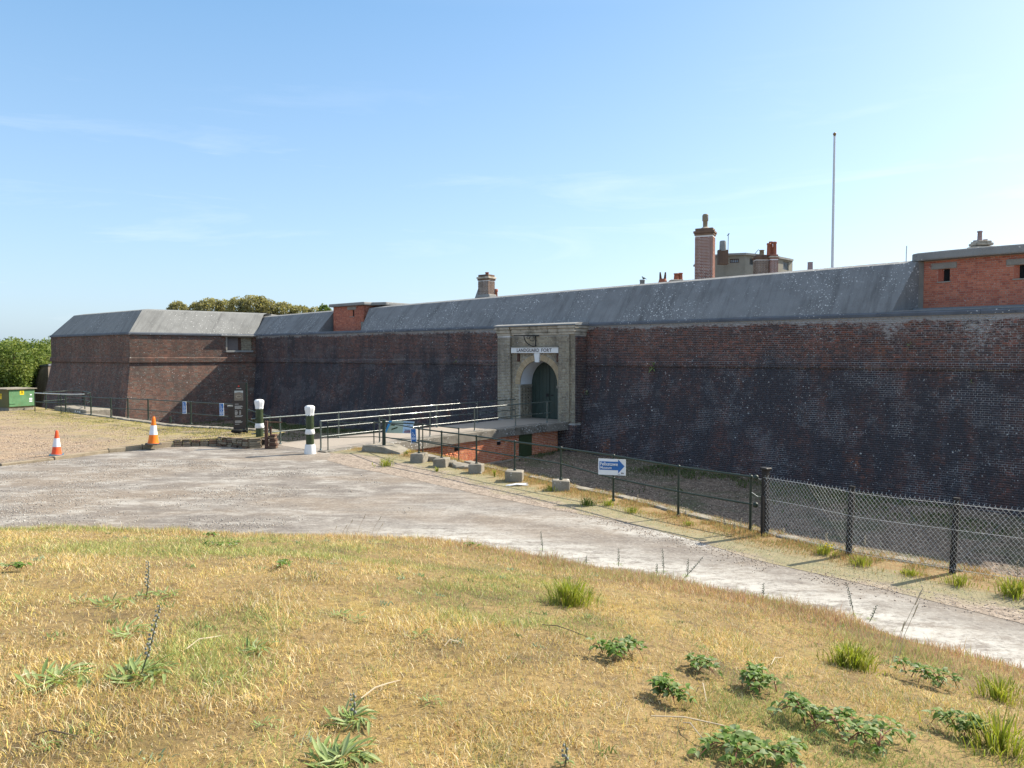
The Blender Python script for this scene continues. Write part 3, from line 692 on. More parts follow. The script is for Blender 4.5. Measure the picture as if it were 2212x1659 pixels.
def build_bastion():
    p = bast; d = (C0-C1).normalized(); Lf = (C0-C1).length
    hole = (Lf-2.12, Lf-.22, 3.42, 4.36)
    dist = lambda br: -br[:, 0]
    face(p, 2, m_bastf, m_bastf, None, 0, holes_up=[hole])
    face(p, 1, m_bastf, m_bastf, None, 0)
    face(p, 0, m_bastf, m_bastf, None, 0)
    for i, (zz) in ((0, 0), (1, 0), (2, 0)):
        A = off(i, 0); B = off(i+1, 0); dd = (plan[i+1]-plan[i]).normalized()
        pf = [(-.05, ZS-.01), (.08, ZS-.01), (.08, ZS+.28), (.03, ZS+.33), (-.05, ZS+.33)]; mb = MB()
        mb.add([off(i, v)+Zv*z for v, z in pf]+[off(i+1, v)+Zv*z for v, z in pf], [[j, (j+1) % 5, 5+(j+1) % 5, 5+j] for j in range(5)]); sc_ = obj('string_course', mb, m_bastf, p)
        # ledge and sloped parapet, mitred at the corners
        pl = [(-.6, ZL), (.08, ZL), (.085, ZL+.1), (.05, ZL+.15), (-.6, ZL+.2)]
        mb = MB(); n = len(pl); mb.add([off(i, v)+Zv*z for v, z in pl]+[off(i+1, v)+Zv*z for v, z in pl], [[j, (j+1) % n, n+(j+1) % n, n+j] for j in range(n)]); obj('ledge', mb, m_ledge, p)
        pp = [(-.02, 4.5), (-.02, ZL+.17), (-1.34, 6.12), (-1.9, 6.24), (-2.6, 6.25)]; n = len(pp); K = 14
        vs = []; att = []; Lx = (plan[i+1]-plan[i]).length
        for k in range(K+1):
            t = k/K
            for v, z in pp: vs.append(off(i, v).lerp(off(i+1, v), t)+Zv*z); att.append(t*Lx+i*20)
        fs = [(k*n+j, k*n+j+1, (k+1)*n+j+1, (k+1)*n+j) for k in range(K) for j in range(n-1)]
        mb = MB(); mb.add(vs, fs); o = obj('parapet', mb, m_parb, p); a_ = o.data.attributes.new('s', 'FLOAT', 'POINT'); a_.data.foreach_set('value', [float(x) for x in att])
    # roof behind the crests
    mb = MB(); mb.extrude([off(0, -2.6)+Zv*6.1, off(1, -2.6)+Zv*6.1, off(2, -2.6)+Zv*6.1, off(3, -2.6)+Zv*6.1, off(3, -9)+Zv*6.1], Zv*.14); obj('roof', mb, m_parb, p)
    # gun port with boarded opening beside the re-entrant corner
    n = nrm[2]; o_ = C1
    def q(s, v, z): return o_+d*s+n*v+Zv*z
    s0, s1 = hole[0], hole[1]
    mb = MB(); mb.bbox(q((s0+s1)/2-.1, .02, 4.47), (s1-s0+.55, .5, .1), (d, n, Zv), b=.02); obj('canopy_slab', mb, m_slab, p)
    mb = MB(); mb.box(q((s0+s1)/2, -.02, 4.385), (s1-s0+.1, .2, .07), (d, n, Zv)); obj('lintel', mb, m_lintel, p)
    mb = MB(); mb.box(q(s0+.05, -.02, 3.89), (.1, .16, .92), (d, n, Zv)); obj('frame', mb, m_lintel, p)
    mb = MB(); mb.box(q(s0+.55, -.19, 3.89), (.75, .04, .86), (d, n, Zv)); obj('board', mb, m_board, p)
    mb = MB(); mb.box(q(s0+1.02, -.17, 3.89), (.2, .05, .9), (d, n, Zv)); obj('board_strip', mb, m_rusty, p)
    mb = MB(); mb.box(q(s0+.95, -.24, 3.89), (1.95, .03, 1.0), (d, n, Zv)); obj('back_panel', mb, m_dark, p)
    mb = MB(); mb.extrude([q(s0+.0, .0, 3.3), q(s1, .0, 3.3), q(s1, .1, 3.3), q(s0+.0, .1, 3.3)], Zv*.1); mb.box(q((s0+s1)/2, -.06, 3.41), (s1-s0, .2, .05), (d, n, Zv)); obj('sill', mb, m_slab, p)
    br = brick_shell(.75, .9, 0, seed=5)
    brickwork(p, br, q(s0+1.13, -.16, 3.44), d, Zv, n, m_buff, 60)
local(bast, build_bastion)

# outwork beyond the bastion shoulder
def outwork():
    a = at(30, 870, 66); b = at(98, 870, 63); z = at(20, 797, 66).z
    A = at(57, 797, 64.5); B = at(101, 790, 62.5)
    o = thing('outwork_wall', 'low battered dark wall end beyond the bastion, half hidden behind the green cabinet', 'wall', (A.x, A.y, -1.8))
    t = .7; mb = MB()
    fl, fr = at(16, 905, 65), at(105, 905, 62)
    top = [at(55, 797, 66.2), at(104, 790, 63.5)]
    bk = Vector((-.2, 9, 0))
    f0 = [Vector((fl.x, fl.y, -2)), Vector((fr.x, fr.y, -2))]
    vs = [*f0, top[1], top[0], f0[0]+bk, f0[1]+bk, top[1]+bk, top[0]+bk]
    mb.add(vs, [(0, 1, 2, 3), (4, 7, 6, 5), (0, 3, 7, 4), (1, 5, 6, 2), (3, 2, 6, 7), (0, 4, 5, 1)])
    def f():
        obj('wall_body', mb, m_bastm, o)
        c = MB(); c.extrude([top[0]+Vector((-.1, -.12, 0)), top[1]+Vector((.1, -.12, 0)), top[1]+bk, top[0]+bk], Zv*.16); obj('coping', c, m_ledge, o)
        sd_ = (f0[1]-f0[0]).normalized(); wd = (top[0]-f0[0]); wd = (wd-sd_*wd.dot(sd_)); H = wd.length; wd.normalize(); n = sd_.cross(wd).normalized(); n = n if n.y < 0 else -n
        s0 = (top[0]-f0[0]).dot(sd_); s1 = (top[1]-f0[0]).dot(sd_); L = (f0[1]-f0[0]).length
        br = brick_shell(L, H, 0, left=lambda w: s0*w/H, right=lambda w: L+(s1-L)*w/H, seed=3); brickwork(o, br, f0[0], sd_, wd, n, m_bast, 0)
    local(o, f)
outwork()

# ------------------------------------------------------------------ gatehouse
gate = thing('gatehouse', 'buff brick gateway with pointed arch and stone cornice at the end of the causeway', 'gatehouse', P(.65, .9, 0))
ACX = .8; AHW = 1.14; ASP = 1.68; AAP = 2.84
def arch_pts(hw, sp, ap, n=14, cx=ACX):
    """pointed, full-bodied arch outline from left springing over the apex to the right springing"""
    L = []
    for k in range(n+1):
        t = k/n; x = -hw*math.cos(t*math.pi/2*.97)/1.0; y = math.sin(t*math.pi/2)**.92
        L.append((cx-hw*(math.cos(t*math.pi/2)**.86), sp+(ap-sp)*(.90*math.sin(t*math.pi/2)+.10*t)))
    R = [(2*cx-x, y) for x, y in reversed(L[:-1])]
    return L+R
def inside_arch(u, z, hw=AHW, sp=ASP, ap=AAP):
    x = abs(u-ACX)
    if x >= hw: return False
    if z <= sp: return True
    c = (x/hw)**(1/.86); c = min(c, 1); th = math.acos(c); t = th/(math.pi/2); return z < sp+(ap-sp)*(.90*math.sin(th)+.10*t)
def build_gate():
    p = gate; F = .9; ul, ur = -1.72, 2.93; zt = 4.04
    ap = arch_pts(AHW, ASP, AAP)
    def wall_with_arch(name, mat, u0, u1, z0, z1, v0, v1, arch=True):
        mb = MB()
        if not arch: mb.box(P((u0+u1)/2, (v0+v1)/2, (z0+z1)/2), (u1-u0, v1-v0, z1-z0), (U, V, Zv)); return obj(name, mb, mat, p)
        # left/right piers and the spandrel strips over the arch
        out = [(ap[0][0], z0)]+ap+[(ap[-1][0], z0)]
        vs = []; fs = []
        for v in (v1, v0):
            for u, z in out: vs.append(P(u, v, z))
            for u, z in out:
                tu = u0 if u <= ap[0][0]+1e-6 and z <= ap[0][1]+1e-6 else u1 if u >= ap[-1][0]-1e-6 and z <= ap[-1][1]+1e-6 else u
                tz = z if tu in (u0, u1) else z1
                vs.append(P(tu, v, tz))
        n = len(out); m = 2*n
        for k in range(n-1):
            for b, fl in ((0, 0), (m, 1)):
                q = (b+k, b+k+1, b+n+k+1, b+n+k); fs.append(q if fl else q[::-1])
            fs.append((k, k+1, m+k+1, m+k))
        # corners above the springing
        c = len(vs)
        for v in (v1, v0): vs += [P(u0, v, z1), P(u1, v, z1)]
        for b, cc in ((0, c), (m, c+2)):
            fs.append((b+n+1, b+n+2, cc)); fs.append((b+n+n-3, b+n+n-2, cc+1))
        fs += [(n+0, n+1, m+n+1, m+n), (n+1, c, c+2, m+n+1), (n+n-2, c+1, c+3, m+n+n-2), (n+n-1, n+n-2, m+n+n-2, m+n+n-1), (c, c+1, c+3, c+2)]
        mb.add(vs, fs); return obj(name, mb, mat, p)
    wall_with_arch('mortar', m_buffm, ul, ur, -1.6, zt, -.9, F-.02)
    # front bricks (around the arch)
    def cl(br, u0, z0, hw=AHW+.28, ap_=AAP+.3):
        keep = [not inside_arch(u0+(b[0]+b[1])/2, z0+(b[2]+b[3])/2, hw, ASP, ap_) or (z0+(b[2]+b[3])/2 < ASP and abs(u0+(b[0]+b[1])/2-ACX) > AHW+.02) for b in br]
        return br[np.array(keep)]
    br = cl(brick_shell(3.83, zt, 0, seed=31), -.9, 0); brickwork(p, br, P(-.9, F-.02, 0), U, Zv, V, m_buff, 180, key=lambda b: -b[:, 2])
    # pilasters
    for u0, u1, pr in ((ul, -.9, .1), (2.02, 2.64, .08)):
        mb = MB(); mb.box(P((u0+u1)/2, F+pr/2-.03, 2.02), (u1-u0-.012, pr+.02, 4.04), (U, V, Zv)); obj('pilaster', mb, m_buffm, p)
        br = brick_shell(u1-u0, zt, 0, seed=int(u0*10+50)); brickwork(p, br, P(u0, F+pr-.02, 0), U, Zv, V, m_buff, 60, key=lambda b: -b[:, 2])
        br = brick_shell(pr, zt, 0, seed=3); brickwork(p, br, P(u1, F+pr-.0, 0), -V, Zv, U, m_buff, 0)
    # return of the gatehouse towards the wall
    br = brick_shell(.95, zt, 0, seed=8, header_first=True); brickwork(p, br, P(ur, F-.02, 0), -V, Zv, U, m_wall, 0)
    # plinth in the ditch, sooty
    mb = MB(); mb.extrude([P(ul-.02, F+.02, -1.7), P(ur+.03, F+.02, -1.7), P(ur+.03, -.2, -1.7), P(ul-.02, -.2, -1.7)], Zv*1.62); obj('plinth', mb, m_bastm, p)
    br = brick_shell(4.8, 1.6, 0, seed=9); brickwork(p, br, P(ul-.02, F+.02, -1.68), U, Zv, V, m_wall, 0)
    br = brick_shell(1.2, 1.6, 0, seed=9); brickwork(p, br, P(ur+.03, F+.02, -1.68), -V, Zv, U, m_wall, 0)
    # ring of rubbed bricks round the arch
    outer = arch_pts(AHW+.3, ASP, AAP+.28, n=26); inner = arch_pts(AHW, ASP, AAP, n=26)
    for k in range(len(inner)-1):
        a, b, c, d = inner[k], inner[k+1], outer[k+1], outer[k]
        sh = lambda q, r, t: (q[0]+(r[0]-q[0])*t, q[1]+(r[1]-q[1])*t)
        a, b = sh(a, b, .06), sh(b, a, .06); d, c = sh(d, c, .06), sh(c, d, .06)
        mb = MB(); mb.extrude([P(x, F-.02, z) for x, z in (a, b, c, d)], V*(.032+.006*random.random())); obj('voussoir', mb, m_gauge, p)
    # impost jambs and white-washed soffit of the left reveal and arch
    mb = MB(); vs = []; fs = []
    soff = arch_pts(AHW-.012, ASP, AAP-.012, n=20)
    for k, (u, z) in enumerate(soff): vs += [P(u, F-.03, z), P(u, .02, z), P(u+(.01 if u < ACX else -.01), F-.03, z-.01), P(u+(.01 if u < ACX else -.01), .02, z-.01)]
    for k in range(len(soff)-1): fs += [(k*4, k*4+4, k*4+5, k*4+1), (k*4+2, k*4+3, k*4+7, k*4+6)]
    mb.add(vs, fs); obj('soffit', mb, m_whitegrey, p)
    for sgn, uu in ((1, ACX-AHW), (-1, ACX+AHW)):
        mb = MB(); mb.bbox(P(uu+sgn*.02, .46, ASP-.07), (.09, .9, .13), (U, V, Zv), b=.012); obj('impost', mb, m_block, p)
        br = brick_shell(.85, ASP-.14, 0, seed=12); brickwork(p, br, P(uu, F-.03 if sgn > 0 else .02, 0), -V if sgn > 0 else V, Zv, U*sgn, m_buff, 20 if sgn > 0 else 0)
    # keystone
    mb = MB(); mb.extrude([P(ACX-.2, F, 3.26), P(ACX+.15, F, 3.26), P(ACX+.09, F, 2.76), P(ACX-.14, F, 2.76)], V*.1); obj('keystone', mb, m_white, p)
    # stone cornice in steps, breaking forward over the pilasters
    for z0, z1, pr, nm, mt in ((4.04, 4.16, .03, 'cornice', m_stone), (4.165, 4.33, .07, 'cornice', m_stone), (4.335, 4.46, .13, 'cornice', m_stone)):
        e = [ul-pr, -.88, .35, 1.4, 2.05, ur+pr]
        for a, b in zip(e, e[1:]):
            x = .07 if (a < -1 or a > 2) else 0.
            mb = MB(); mb.bbox(P((a+b)/2, (F+pr+x-.8)/2, (z0+z1)/2), (b-a-.012, F+pr+x+.8, z1-z0), (U, V, Zv), b=.015); obj(nm, mb, mt, p)
    mb = MB(); mb.extrude([P(ul-.17, F+.24, 4.465), P(ur+.17, F+.24, 4.465), P(ur+.17, -.2, 4.465), P(ul-.17, -.2, 4.465)], Zv*.06); obj('flashing', mb, m_lead, p)
    mb = MB(); b0 = [P(ul-.15, F+.2, 4.53), P(ur+.15, F+.2, 4.53), P(ur+.15, -.2, 4.53), P(ul-.15, -.2, 4.53)]; t0 = [P(ul-.15, F-.1, 4.6), P(ur+.15, F-.1, 4.6), P(ur+.15, -.3, 4.62), P(ul-.15, -.3, 4.62)]
    mb.add(b0+t0, [(3, 2, 1, 0), (4, 5, 6, 7), (0, 1, 5, 4), (1, 2, 6, 5), (2, 3, 7, 6), (3, 0, 4, 7)]); obj('roof_capping', mb, m_slab, p)
    # doors: two leaves meeting at the middle
    for u0, u1 in ((ACX-AHW, ACX-.012), (ACX+.012, ACX+AHW)):
        pts = [q for q in arch_pts(AHW-.02, ASP, AAP-.02, n=18) if (q[0] <= u1 if u1 < ACX else q[0] >= u0)]
        if u1 < ACX: poly = [(u0+.02, .01)]+pts+[(u1, pts[-1][1]), (u1, .01)]
        else: poly = [(u0, .01), (u0, pts[0][1])]+pts+[(u1-.02, .01)]
        mb = MB(); mb.extrude([P(x, -.07, z) for x, z in poly], V*.07)
        dr = obj('door', mb, m_door, p)
        pw = .23; x = u0+.03
        while x < u1-.05:
            x1 = min(x+pw, u1-.01); zt_ = min(pts, key=lambda q: abs(q[0]-(x if u1 < ACX else x1)))[1]-.06
            mb = MB(); mb.box(P((x+x1)/2, .006, .03+(zt_)/2), (x1-x-.012, .012, zt_-.03), (U, V, Zv)); obj('door_board', mb, m_door, dr); x = x1
        for zz, w_ in ((1.16, .16),):
            mb = MB(); uu = ACX-.13 if u1 < ACX else ACX+.15
            mb.box(P(uu, .03, zz), (w_*.85, .03, .15 if u1 < ACX else .05), (U, V, Zv)); obj('latch', mb, m_black, dr)
    mb = MB(); mb.box(P(ACX, .15, -.25), (2.6, 1.44, .512), (U, V, Zv)); obj('threshold', mb, m_deck, p)
    mb = MB(); mb.box(P(ACX, -.085, 1.4), (2.4, .02, 2.9), (U, V, Zv)); obj('gate_stop', mb, m_dark, p)
local(gate, build_gate)
# name board, bracket and iron brackets under the board
def text_mesh(txt, mat, width=None, height=None, bold=0., extr=.004, font_sp=1.):
    cu = bpy.data.curves.new('txt', 'FONT'); cu.body = txt; cu.extrude = extr; cu.offset = bold; cu.align_x = 'CENTER'; cu.align_y = 'CENTER'; cu.space_character = font_sp
    cu.resolution_u = 3
    o = bpy.data.objects.new('lettering', cu); COL.objects.link(o); bpy.context.view_layer.update()
    me = bpy.data.meshes.new_from_object(o.evaluated_get(bpy.context.evaluated_depsgraph_get()))
    bpy.data.objects.remove(o)
    co = np.zeros(len(me.vertices)*3); me.vertices.foreach_get('co', co); co = co.reshape(-1, 3)
    mn, mxx = co.min(0), co.max(0); c = (mn+mxx)/2; co[:, :2] -= c[:2]
    sx = width/(mxx[0]-mn[0]) if width else 1; sy = height/(mxx[1]-mn[1]) if height else sx
    if not width: sx = sy
    co[:, 0] *= sx; co[:, 1] *= sy; me.vertices.foreach_set('co', co.ravel()); me.materials.clear(); me.materials.append(mat); me.update(); return me
def put(me_or_mb, name, mat, parent, xdir, zdir, pos, sub=None):
    """hang a flat mesh (its x along xdir, y along zdir) at pos, in the parent's local frame"""
    o = obj(name, me_or_mb, mat, parent)
    xd, zd = Vector(xdir).normalized(), Vector(zdir).normalized(); nd = xd.cross(zd)
    o.matrix_local = Matrix.Translation(Vector(pos)) @ Matrix((xd, zd, nd)).transposed().to_4x4(); return o
nb = thing('name_board', 'long white board with black capitals over the pointed gateway arch', 'sign', P(.62, 1.0, 3.33))
mb = MB(); mb.bbox((0, 0, 0), (2.86, .27, .05), b=.008); put(mb, 'board', m_white, nb, U, Zv, (0, 0, 0))
mb = MB(); mb.box((0, .15, 0), (2.9, .03, .1)); put(mb, 'top_strip', m_block, nb, U, Zv, (0, 0, 0))
put(text_mesh('LANDGUARD', m_ink, 1.36, .165, bold=.01, font_sp=1.08), 'lettering', None, nb, U, Zv, -U*.37+V*.03)
put(text_mesh('FORT', m_ink, .6, .165, bold=.01, font_sp=1.08), 'lettering', None, nb, U, Zv, U*.76+V*.03)
br_ = thing('lamp_bracket', 'black wrought iron lamp bracket above the white name board', 'lamp bracket', P(.66, .93, 4.0))
def lp(u, v, z): return U*u+V*v+Zv*z
mb = MB(); mb.box(lp(0, .02, -.25), (.035, .03, .55), (U, V, Zv)); mb.box(lp(.02, .02, .02), (.36, .04, .05), (U, V, Zv)); obj('back_plate', mb, m_black, br_)
arm = (-U*.42+V*.9).normalized()
mb = MB(); mb.tube([lp(0, .03, .02), arm*1.15+Zv*.02], .024, 6); obj('arm', mb, m_black, br_)
mb = MB(); mb.tube([arm*(.62*math.sin(t*math.pi/2))+Zv*(-.5+.5*(1-math.cos(t*math.pi/2))) for t in np.linspace(0, 1, 9)], .022, 6); obj('brace', mb, m_black, br_)
for r_, c_ in ((.12, .2), (.07, .4)):
    mb = MB(); mb.tube([arm*(c_+r_*math.cos(t))+Zv*(-.12*r_/.12+r_*math.sin(t)) for t in np.linspace(0, 2*math.pi, 15)], .011, 5); obj('ring', mb, m_black, br_)
for u_, lab in ((-.42, 'rusty iron bracket under the left end of the name board'), (1.97, 'iron bracket under the right end of the name board')):
    t = thing('wall_bracket', lab, 'bracket', P(u_, .9, 3.0), 'iron brackets under the name board')
    mb = MB(); mb.bbox((0, 0, 0), (.16, .1, .44), (U, V, Zv), b=.02); mb.bbox(lp(.01, .05, .12), (.1, .08, .12), (U, V, Zv), b=.02); mb.bbox(lp(0, .05, -.15), (.13, .07, .1), (U, V, Zv), b=.02); obj('bracket_body', mb, m_rusty, t)

# ------------------------------------------------------------------ brick blockhouses on the wall
def blockhouse(o, faces, zb, zt, slab, slabt, mat, matm, loop, pre):
    def f():
        pl = faces
        for i, (a, b) in enumerate(zip(pl, pl[1:])):
            d = (b-a).normalized(); n = Vector((d.y, -d.x, 0)); L = (b-a).length
            hs_ = [h for k, h in loop if k == i]
            backing(o, 'mortar', a+Zv*zb, b+Zv*zb, a+Zv*zt, b+Zv*zt, matm, n, t=.2, holes=[(h[0], h[1], h[2], h[3]) for h in hs_] or None)
            sk = [(h[0]-.005, h[1]+.005, h[2], h[3]) for h in hs_]+[(h[0]-.22, h[1]+.22, h[3]-.002, h[3]+.22) for h in hs_]
            br = brick_shell(L, zt-zb, 0, skip=sk, seed=40+i+pre); brickwork(o, br, a+Zv*zb, d, Zv, n, mat, 300 if L > 1 else 60, key=lambda b_: b_[:, 0])
            for h in hs_:
                c = a+d*(h[0]+h[1])/2+Zv*zb
                mb = MB(); mb.bbox(c+Zv*(h[3]+.11)-n*.0, (h[1]-h[0]+.42, .07, .2), (d, n, Zv), b=.008); obj('lintel', mb, m_lintel, o)
                mb = MB(); mb.box(c+Zv*(h[2]-.02)-n*.05, (h[1]-h[0]+.06, .16, .04), (d, n, Zv)); obj('sill', mb, m_lintel, o)
                # splayed left reveal and dark slot
                A0 = a+d*h[0]+Zv*zb; mb = MB(); w_ = (h[1]-h[0])
                mb.extrude([A0+Zv*h[2], A0+d*w_*.4-n*.12+Zv*h[2], A0-n*.12+Zv*h[2]], Zv*(h[3]-h[2])); obj('reveal', mb, mat, o)
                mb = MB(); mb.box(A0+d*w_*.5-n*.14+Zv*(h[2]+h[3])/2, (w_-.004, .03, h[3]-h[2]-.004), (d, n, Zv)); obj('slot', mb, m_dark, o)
        mb = MB(); mb.extrude([Vector(q)+Zv*(zt+.003) for q in slab], Zv*slabt)
        s_ = obj('roof_slab', mb, m_slab, o); bv = s_.modifiers.new('b', 'BEVEL'); bv.width = .05; bv.segments = 2
    local(o, f)
b1 = thing('blockhouse', 'small red brick lookout with flat slab roof sunk in the parapet left of the gateway', 'blockhouse', P(-16.5, -1.1, 4.6), 'brick lookouts on the fort wall')
fc = [P(-18.05, -2.6), P(-18.05, -1.08), P(-14.9, -1.08), P(-14.9, -2.6)]
blockhouse(b1, fc, 4.6, 6.25, [P(-18.3, -4), P(-18.3, -.86), P(-14.6, -.86), P(-14.6, -1.5), P(-13.7, -1.9), P(-13.7, -4)], .2, m_red, m_redm, [(1, (1.72, 2.2, .98, 1.4))], 0)
b2 = thing('blockhouse', 'large red brick lookout with curved slab roof at the right end of the wall', 'blockhouse', P(18.1, -1.4, 4.7), 'brick lookouts on the fort wall')
fc = [P(16.6, -3.0), P(16.5, -1.62), P(18.15, -1.4), P(23.5, -1.75), P(23.5, -4)]
sl_ = [P(16.1, -4), P(16.1, -1.6)]+[P(u_, v_) for u_, v_ in ((16.3, -1.42), (17.2, -1.26), (18.1, -1.16), (19.2, -1.19), (23.8, -1.5))]+[P(23.8, -4)]
blockhouse(b2, fc, 4.72, 6.46, sl_, .3, m_red, m_redm, [(1, (.46, .84, .98, 1.42)), (2, (1.05, 1.45, .93, 1.38))], 7)
def extras():
    mb = MB(); a = P(15.86, -.05); mb.extrude([P(16.22, -1.34, 4.66), P(16.52, -1.64, 4.66), P(16.4, -1.95, 4.66), P(15.9, -1.95, 4.66)], Zv*1.79)
    obj('cheek', mb, m_cheek, curtain)
    mb = MB(); mb.extrude([P(-14.95, -.9, 4.6), P(-14.4, -.9, 4.6), P(-14.4, -1.9, 4.6), P(-14.95, -1.9, 4.6)], Zv*.6); obj('cheek', mb, m_cheek, curtain)
    # tray under the right lookout
    mb = MB(); mb.extrude([P(15.8, -.0, 4.6), P(27, -.0, 4.6), P(27, -1.9, 4.6), P(15.8, -1.9, 4.6)], Zv*.05); mb.extrude([P(16.3, -1.0, 4.65), P(27, -1.0, 4.65), P(27, -1.9, 4.65), P(16.3, -1.9, 4.65)], Zv*.1); obj('roof_tray', mb, m_lead, curtain)
    mb = MB(); mb.extrude([P(-18.3, -.0, 4.6), P(-13.8, -.0, 4.6), P(-13.8, -1.5, 4.6), P(-18.3, -1.5, 4.6)], Zv*.02); obj('roof_tray', mb, m_lead, curtain)
local(curtain, extras)

# ------------------------------------------------------------------ causeway
cw = thing('causeway', 'concrete causeway on an orange brick base crossing the ditch to the gateway', 'causeway', P(.9, 8, 0))
def build_cw():
    p = cw; NE = [(2.56, .9), (2.5, 1.6), (2.34, 3), (2.34, 6.4), (2.45, 9), (2.6, 11), (2.9, 14.4)]; FE = [(-.62, .9), (-.58, 3), (-.55, 9), (-.5, 14.3)]
    mb = MB(); poly = [P(u, v, -.3) for u, v in NE]+[P(u, v, -.3) for u, v in reversed(FE)]
    n = len(poly); top = [q+Zv*.3085 for q in poly]
    mb.mi = 0; mb.add(top, [list(range(n-1, -1, -1))]); mb.mi = 1; mb.add(poly+top, [list(range(n))]+[[i, (i+1) % n, n+(i+1) % n, n+i] for i in range(n)])
    s_ = obj('deck_slab', mb, [m_deck, m_fascia], p)
    # right-hand kerb strip of the slab
    mb = MB(); vs = []
    for u, v in NE: vs += [P(u-.42, v, .006), P(u-.42, v, .03), P(u-.02, v, .03), P(u+.03, v, .0), P(u+.03, v, -.33), P(u-.1, v, -.34)]
    fs = [(k*6+j, k*6+j+1, k*6+j+7, k*6+j+6) for k in range(len(NE)-1) for j in range(5)]
    mb.add(vs, fs); obj('kerb_edge', mb, m_fascia, p)
    for a, b in ((1.3, 12.6),):
        mb = MB(); mb.extrude([P(-.3, a, -1.6), P(2.24, a, -1.6), P(2.24, b, -1.6), P(-.3, b, -1.6)], Zv*1.29); obj('mortar', mb, m_orangem, p)
    dr = (8.0, 8.83)
    sA = 12.6-3.72-.35; door = (sA, sA+.85)      # s measured from v=12.6 towards the gate
    br = brick_shell(11.3, 1.28, 0, seed=21, skip=[(door[0], door[1], -1, 2), (4.6, 4.83, .95, 1.1), (7.1, 7.33, .95, 1.1)])
    brickwork(p, br, P(2.24, 12.6, -1.6), -V, Zv, U, m_orange, 300, key=lambda b: np.abs(b[:, 0]-6)-b[:, 2]*.01)
    br = brick_shell(11.3, 1.28, 0, seed=22); brickwork(p, br, P(-.3, 1.3, -1.6), V, Zv, -U, m_orange, 0)
    mb = MB(); mb.bbox(P(2.27, 12.6-(door[0]+door[1])/2, -.95), (.85, .04, 1.25), (V, U, Zv), b=.01); obj('door', mb, m_bgreen, p)
    for s_ in (4.715, 7.215): mb = MB(); mb.box(P(2.253, 12.6-s_, -.575), (.22, .01, .14), (V, U, Zv)); obj('air_vent', mb, m_dark, p)
    mb = MB(); mb.extrude([P(2.2, 1.2, -1.65), P(2.5, 1.2, -1.65), P(2.5, 12, -1.65), P(2.2, 12, -1.65)], Zv*.33); obj('footing', mb, m_block, p)
    # abutment where the causeway meets the road
    mb = MB(); mb.extrude([P(-.5, 12.6, -1.6), P(2.5, 12.6, -1.6), P(2.5, 13.6, -1.6), P(-.5, 13.6, -1.6)], Zv*1.28); obj('abutment', mb, m_block, p)
local(cw, build_cw)

# ------------------------------------------------------------------ railings
def railing(name, label, cat, posts, height=.95, rails=(1., .47), r=.022, pr=.027, mat=None, ball=.042, base_z=None, group=None, ends=(0, 0), rail_pts=None, hts=None, knuckle=True):
    """posts: base points. each post and rail length is a part"""
    mat = mat or m_rail; o = thing(name, label, cat, posts[0], group); L0 = Vector(posts[0])
    ps = [Vector(q)-L0 for q in posts]
    hts = hts or [height]*len(ps)
    for q, h in zip(ps, hts):
        mb = MB(); mb.tube([q, q+Zv*(h-.01)], pr, 8)
        if ball:
            mb.sphere(q+Zv*h, ball, 10, 6)
            if knuckle: mb.sphere(q+Zv*h*rails[1], ball*.85, 8, 5)
        mb.lathe(q+Zv*.0, [(pr*1.7, 0), (pr*1.6, .03), (pr, .05)], 10)
        obj('post', mb, mat, o)
    for fr in rails:
        for (a, ha), (b, hb) in zip(zip(ps, hts), zip(ps[1:], hts[1:])):
            mb = MB(); mb.tube([a+Zv*ha*fr, b+Zv*hb*fr], r if fr == 1 else r*.85, 8); obj('rail', mb, mat, o)
    for side, e in ((0, ends[0]), (-1, ends[1])):
        if e:
            q = ps[side]; nx_ = ps[1] if side == 0 else ps[-2]; d = (q-nx_).normalized()
            for fr in rails: mb = MB(); mb.tube([q+Zv*hts[side]*fr, q+d*e+Zv*hts[side]*fr], r, 8); obj('rail', mb, mat, o)
    return o
nearv = [1.6, 3.95, 6.65, 9.2, 11.7, 14.2]
railing('railing', 'dark green railing along the near side of the causeway', 'railing', [P(np.interp(v, [1.5, 14.3], [1.86, 2.36]), v, .01) for v in nearv], height=.95, mat=m_railgloss, ball=.036, ends=(.35, .0), r=.024)
railing('railing', 'dark green railing along the far side of the causeway', 'railing', [P(np.interp(v, [1.4, 14.1], [-.42, -.12]), v, .01) for v in (1.42, 3.9, 6.5, 9.15, 11.65, 14.13)], height=.95, mat=m_railgloss, ball=.036, ends=(.3, 1.1), r=.024)
# fence along the left lip of the ditch
lf = [(390, 1080), (628, 1105), (722, 1094), (890, 1120), (1028, 1138), (1183, 1160), (1518, 1205), (1895, 1262)]
def R1(x, y): return (x/2.0109/1.8517, (1100+y/2.0109)/1.8517)
base = [P(-24.3, 13.9, .05)]+[P(u_, 13.95, z_) for u_, z_ in ((-21.1, .05), (-17.6, .08), (-15.1, .12), (-13.15, .18), (-11, .22), (-7.0, .28), (-3.0, .34))]
railing('railing', 'long black railing on the ditch edge in front of the bastion, carrying two blue signs', 'railing', base, height=.9, mat=m_rail, pr=.034)
# short link between the panel and the causeway railing
railing('railing', 'short sloping railing between the brown information panel and the white capped bollard', 'railing', [P(-2.75, 14.0, .33), P(-1.1, 13.95, .1)], height=.8, mat=m_rail)
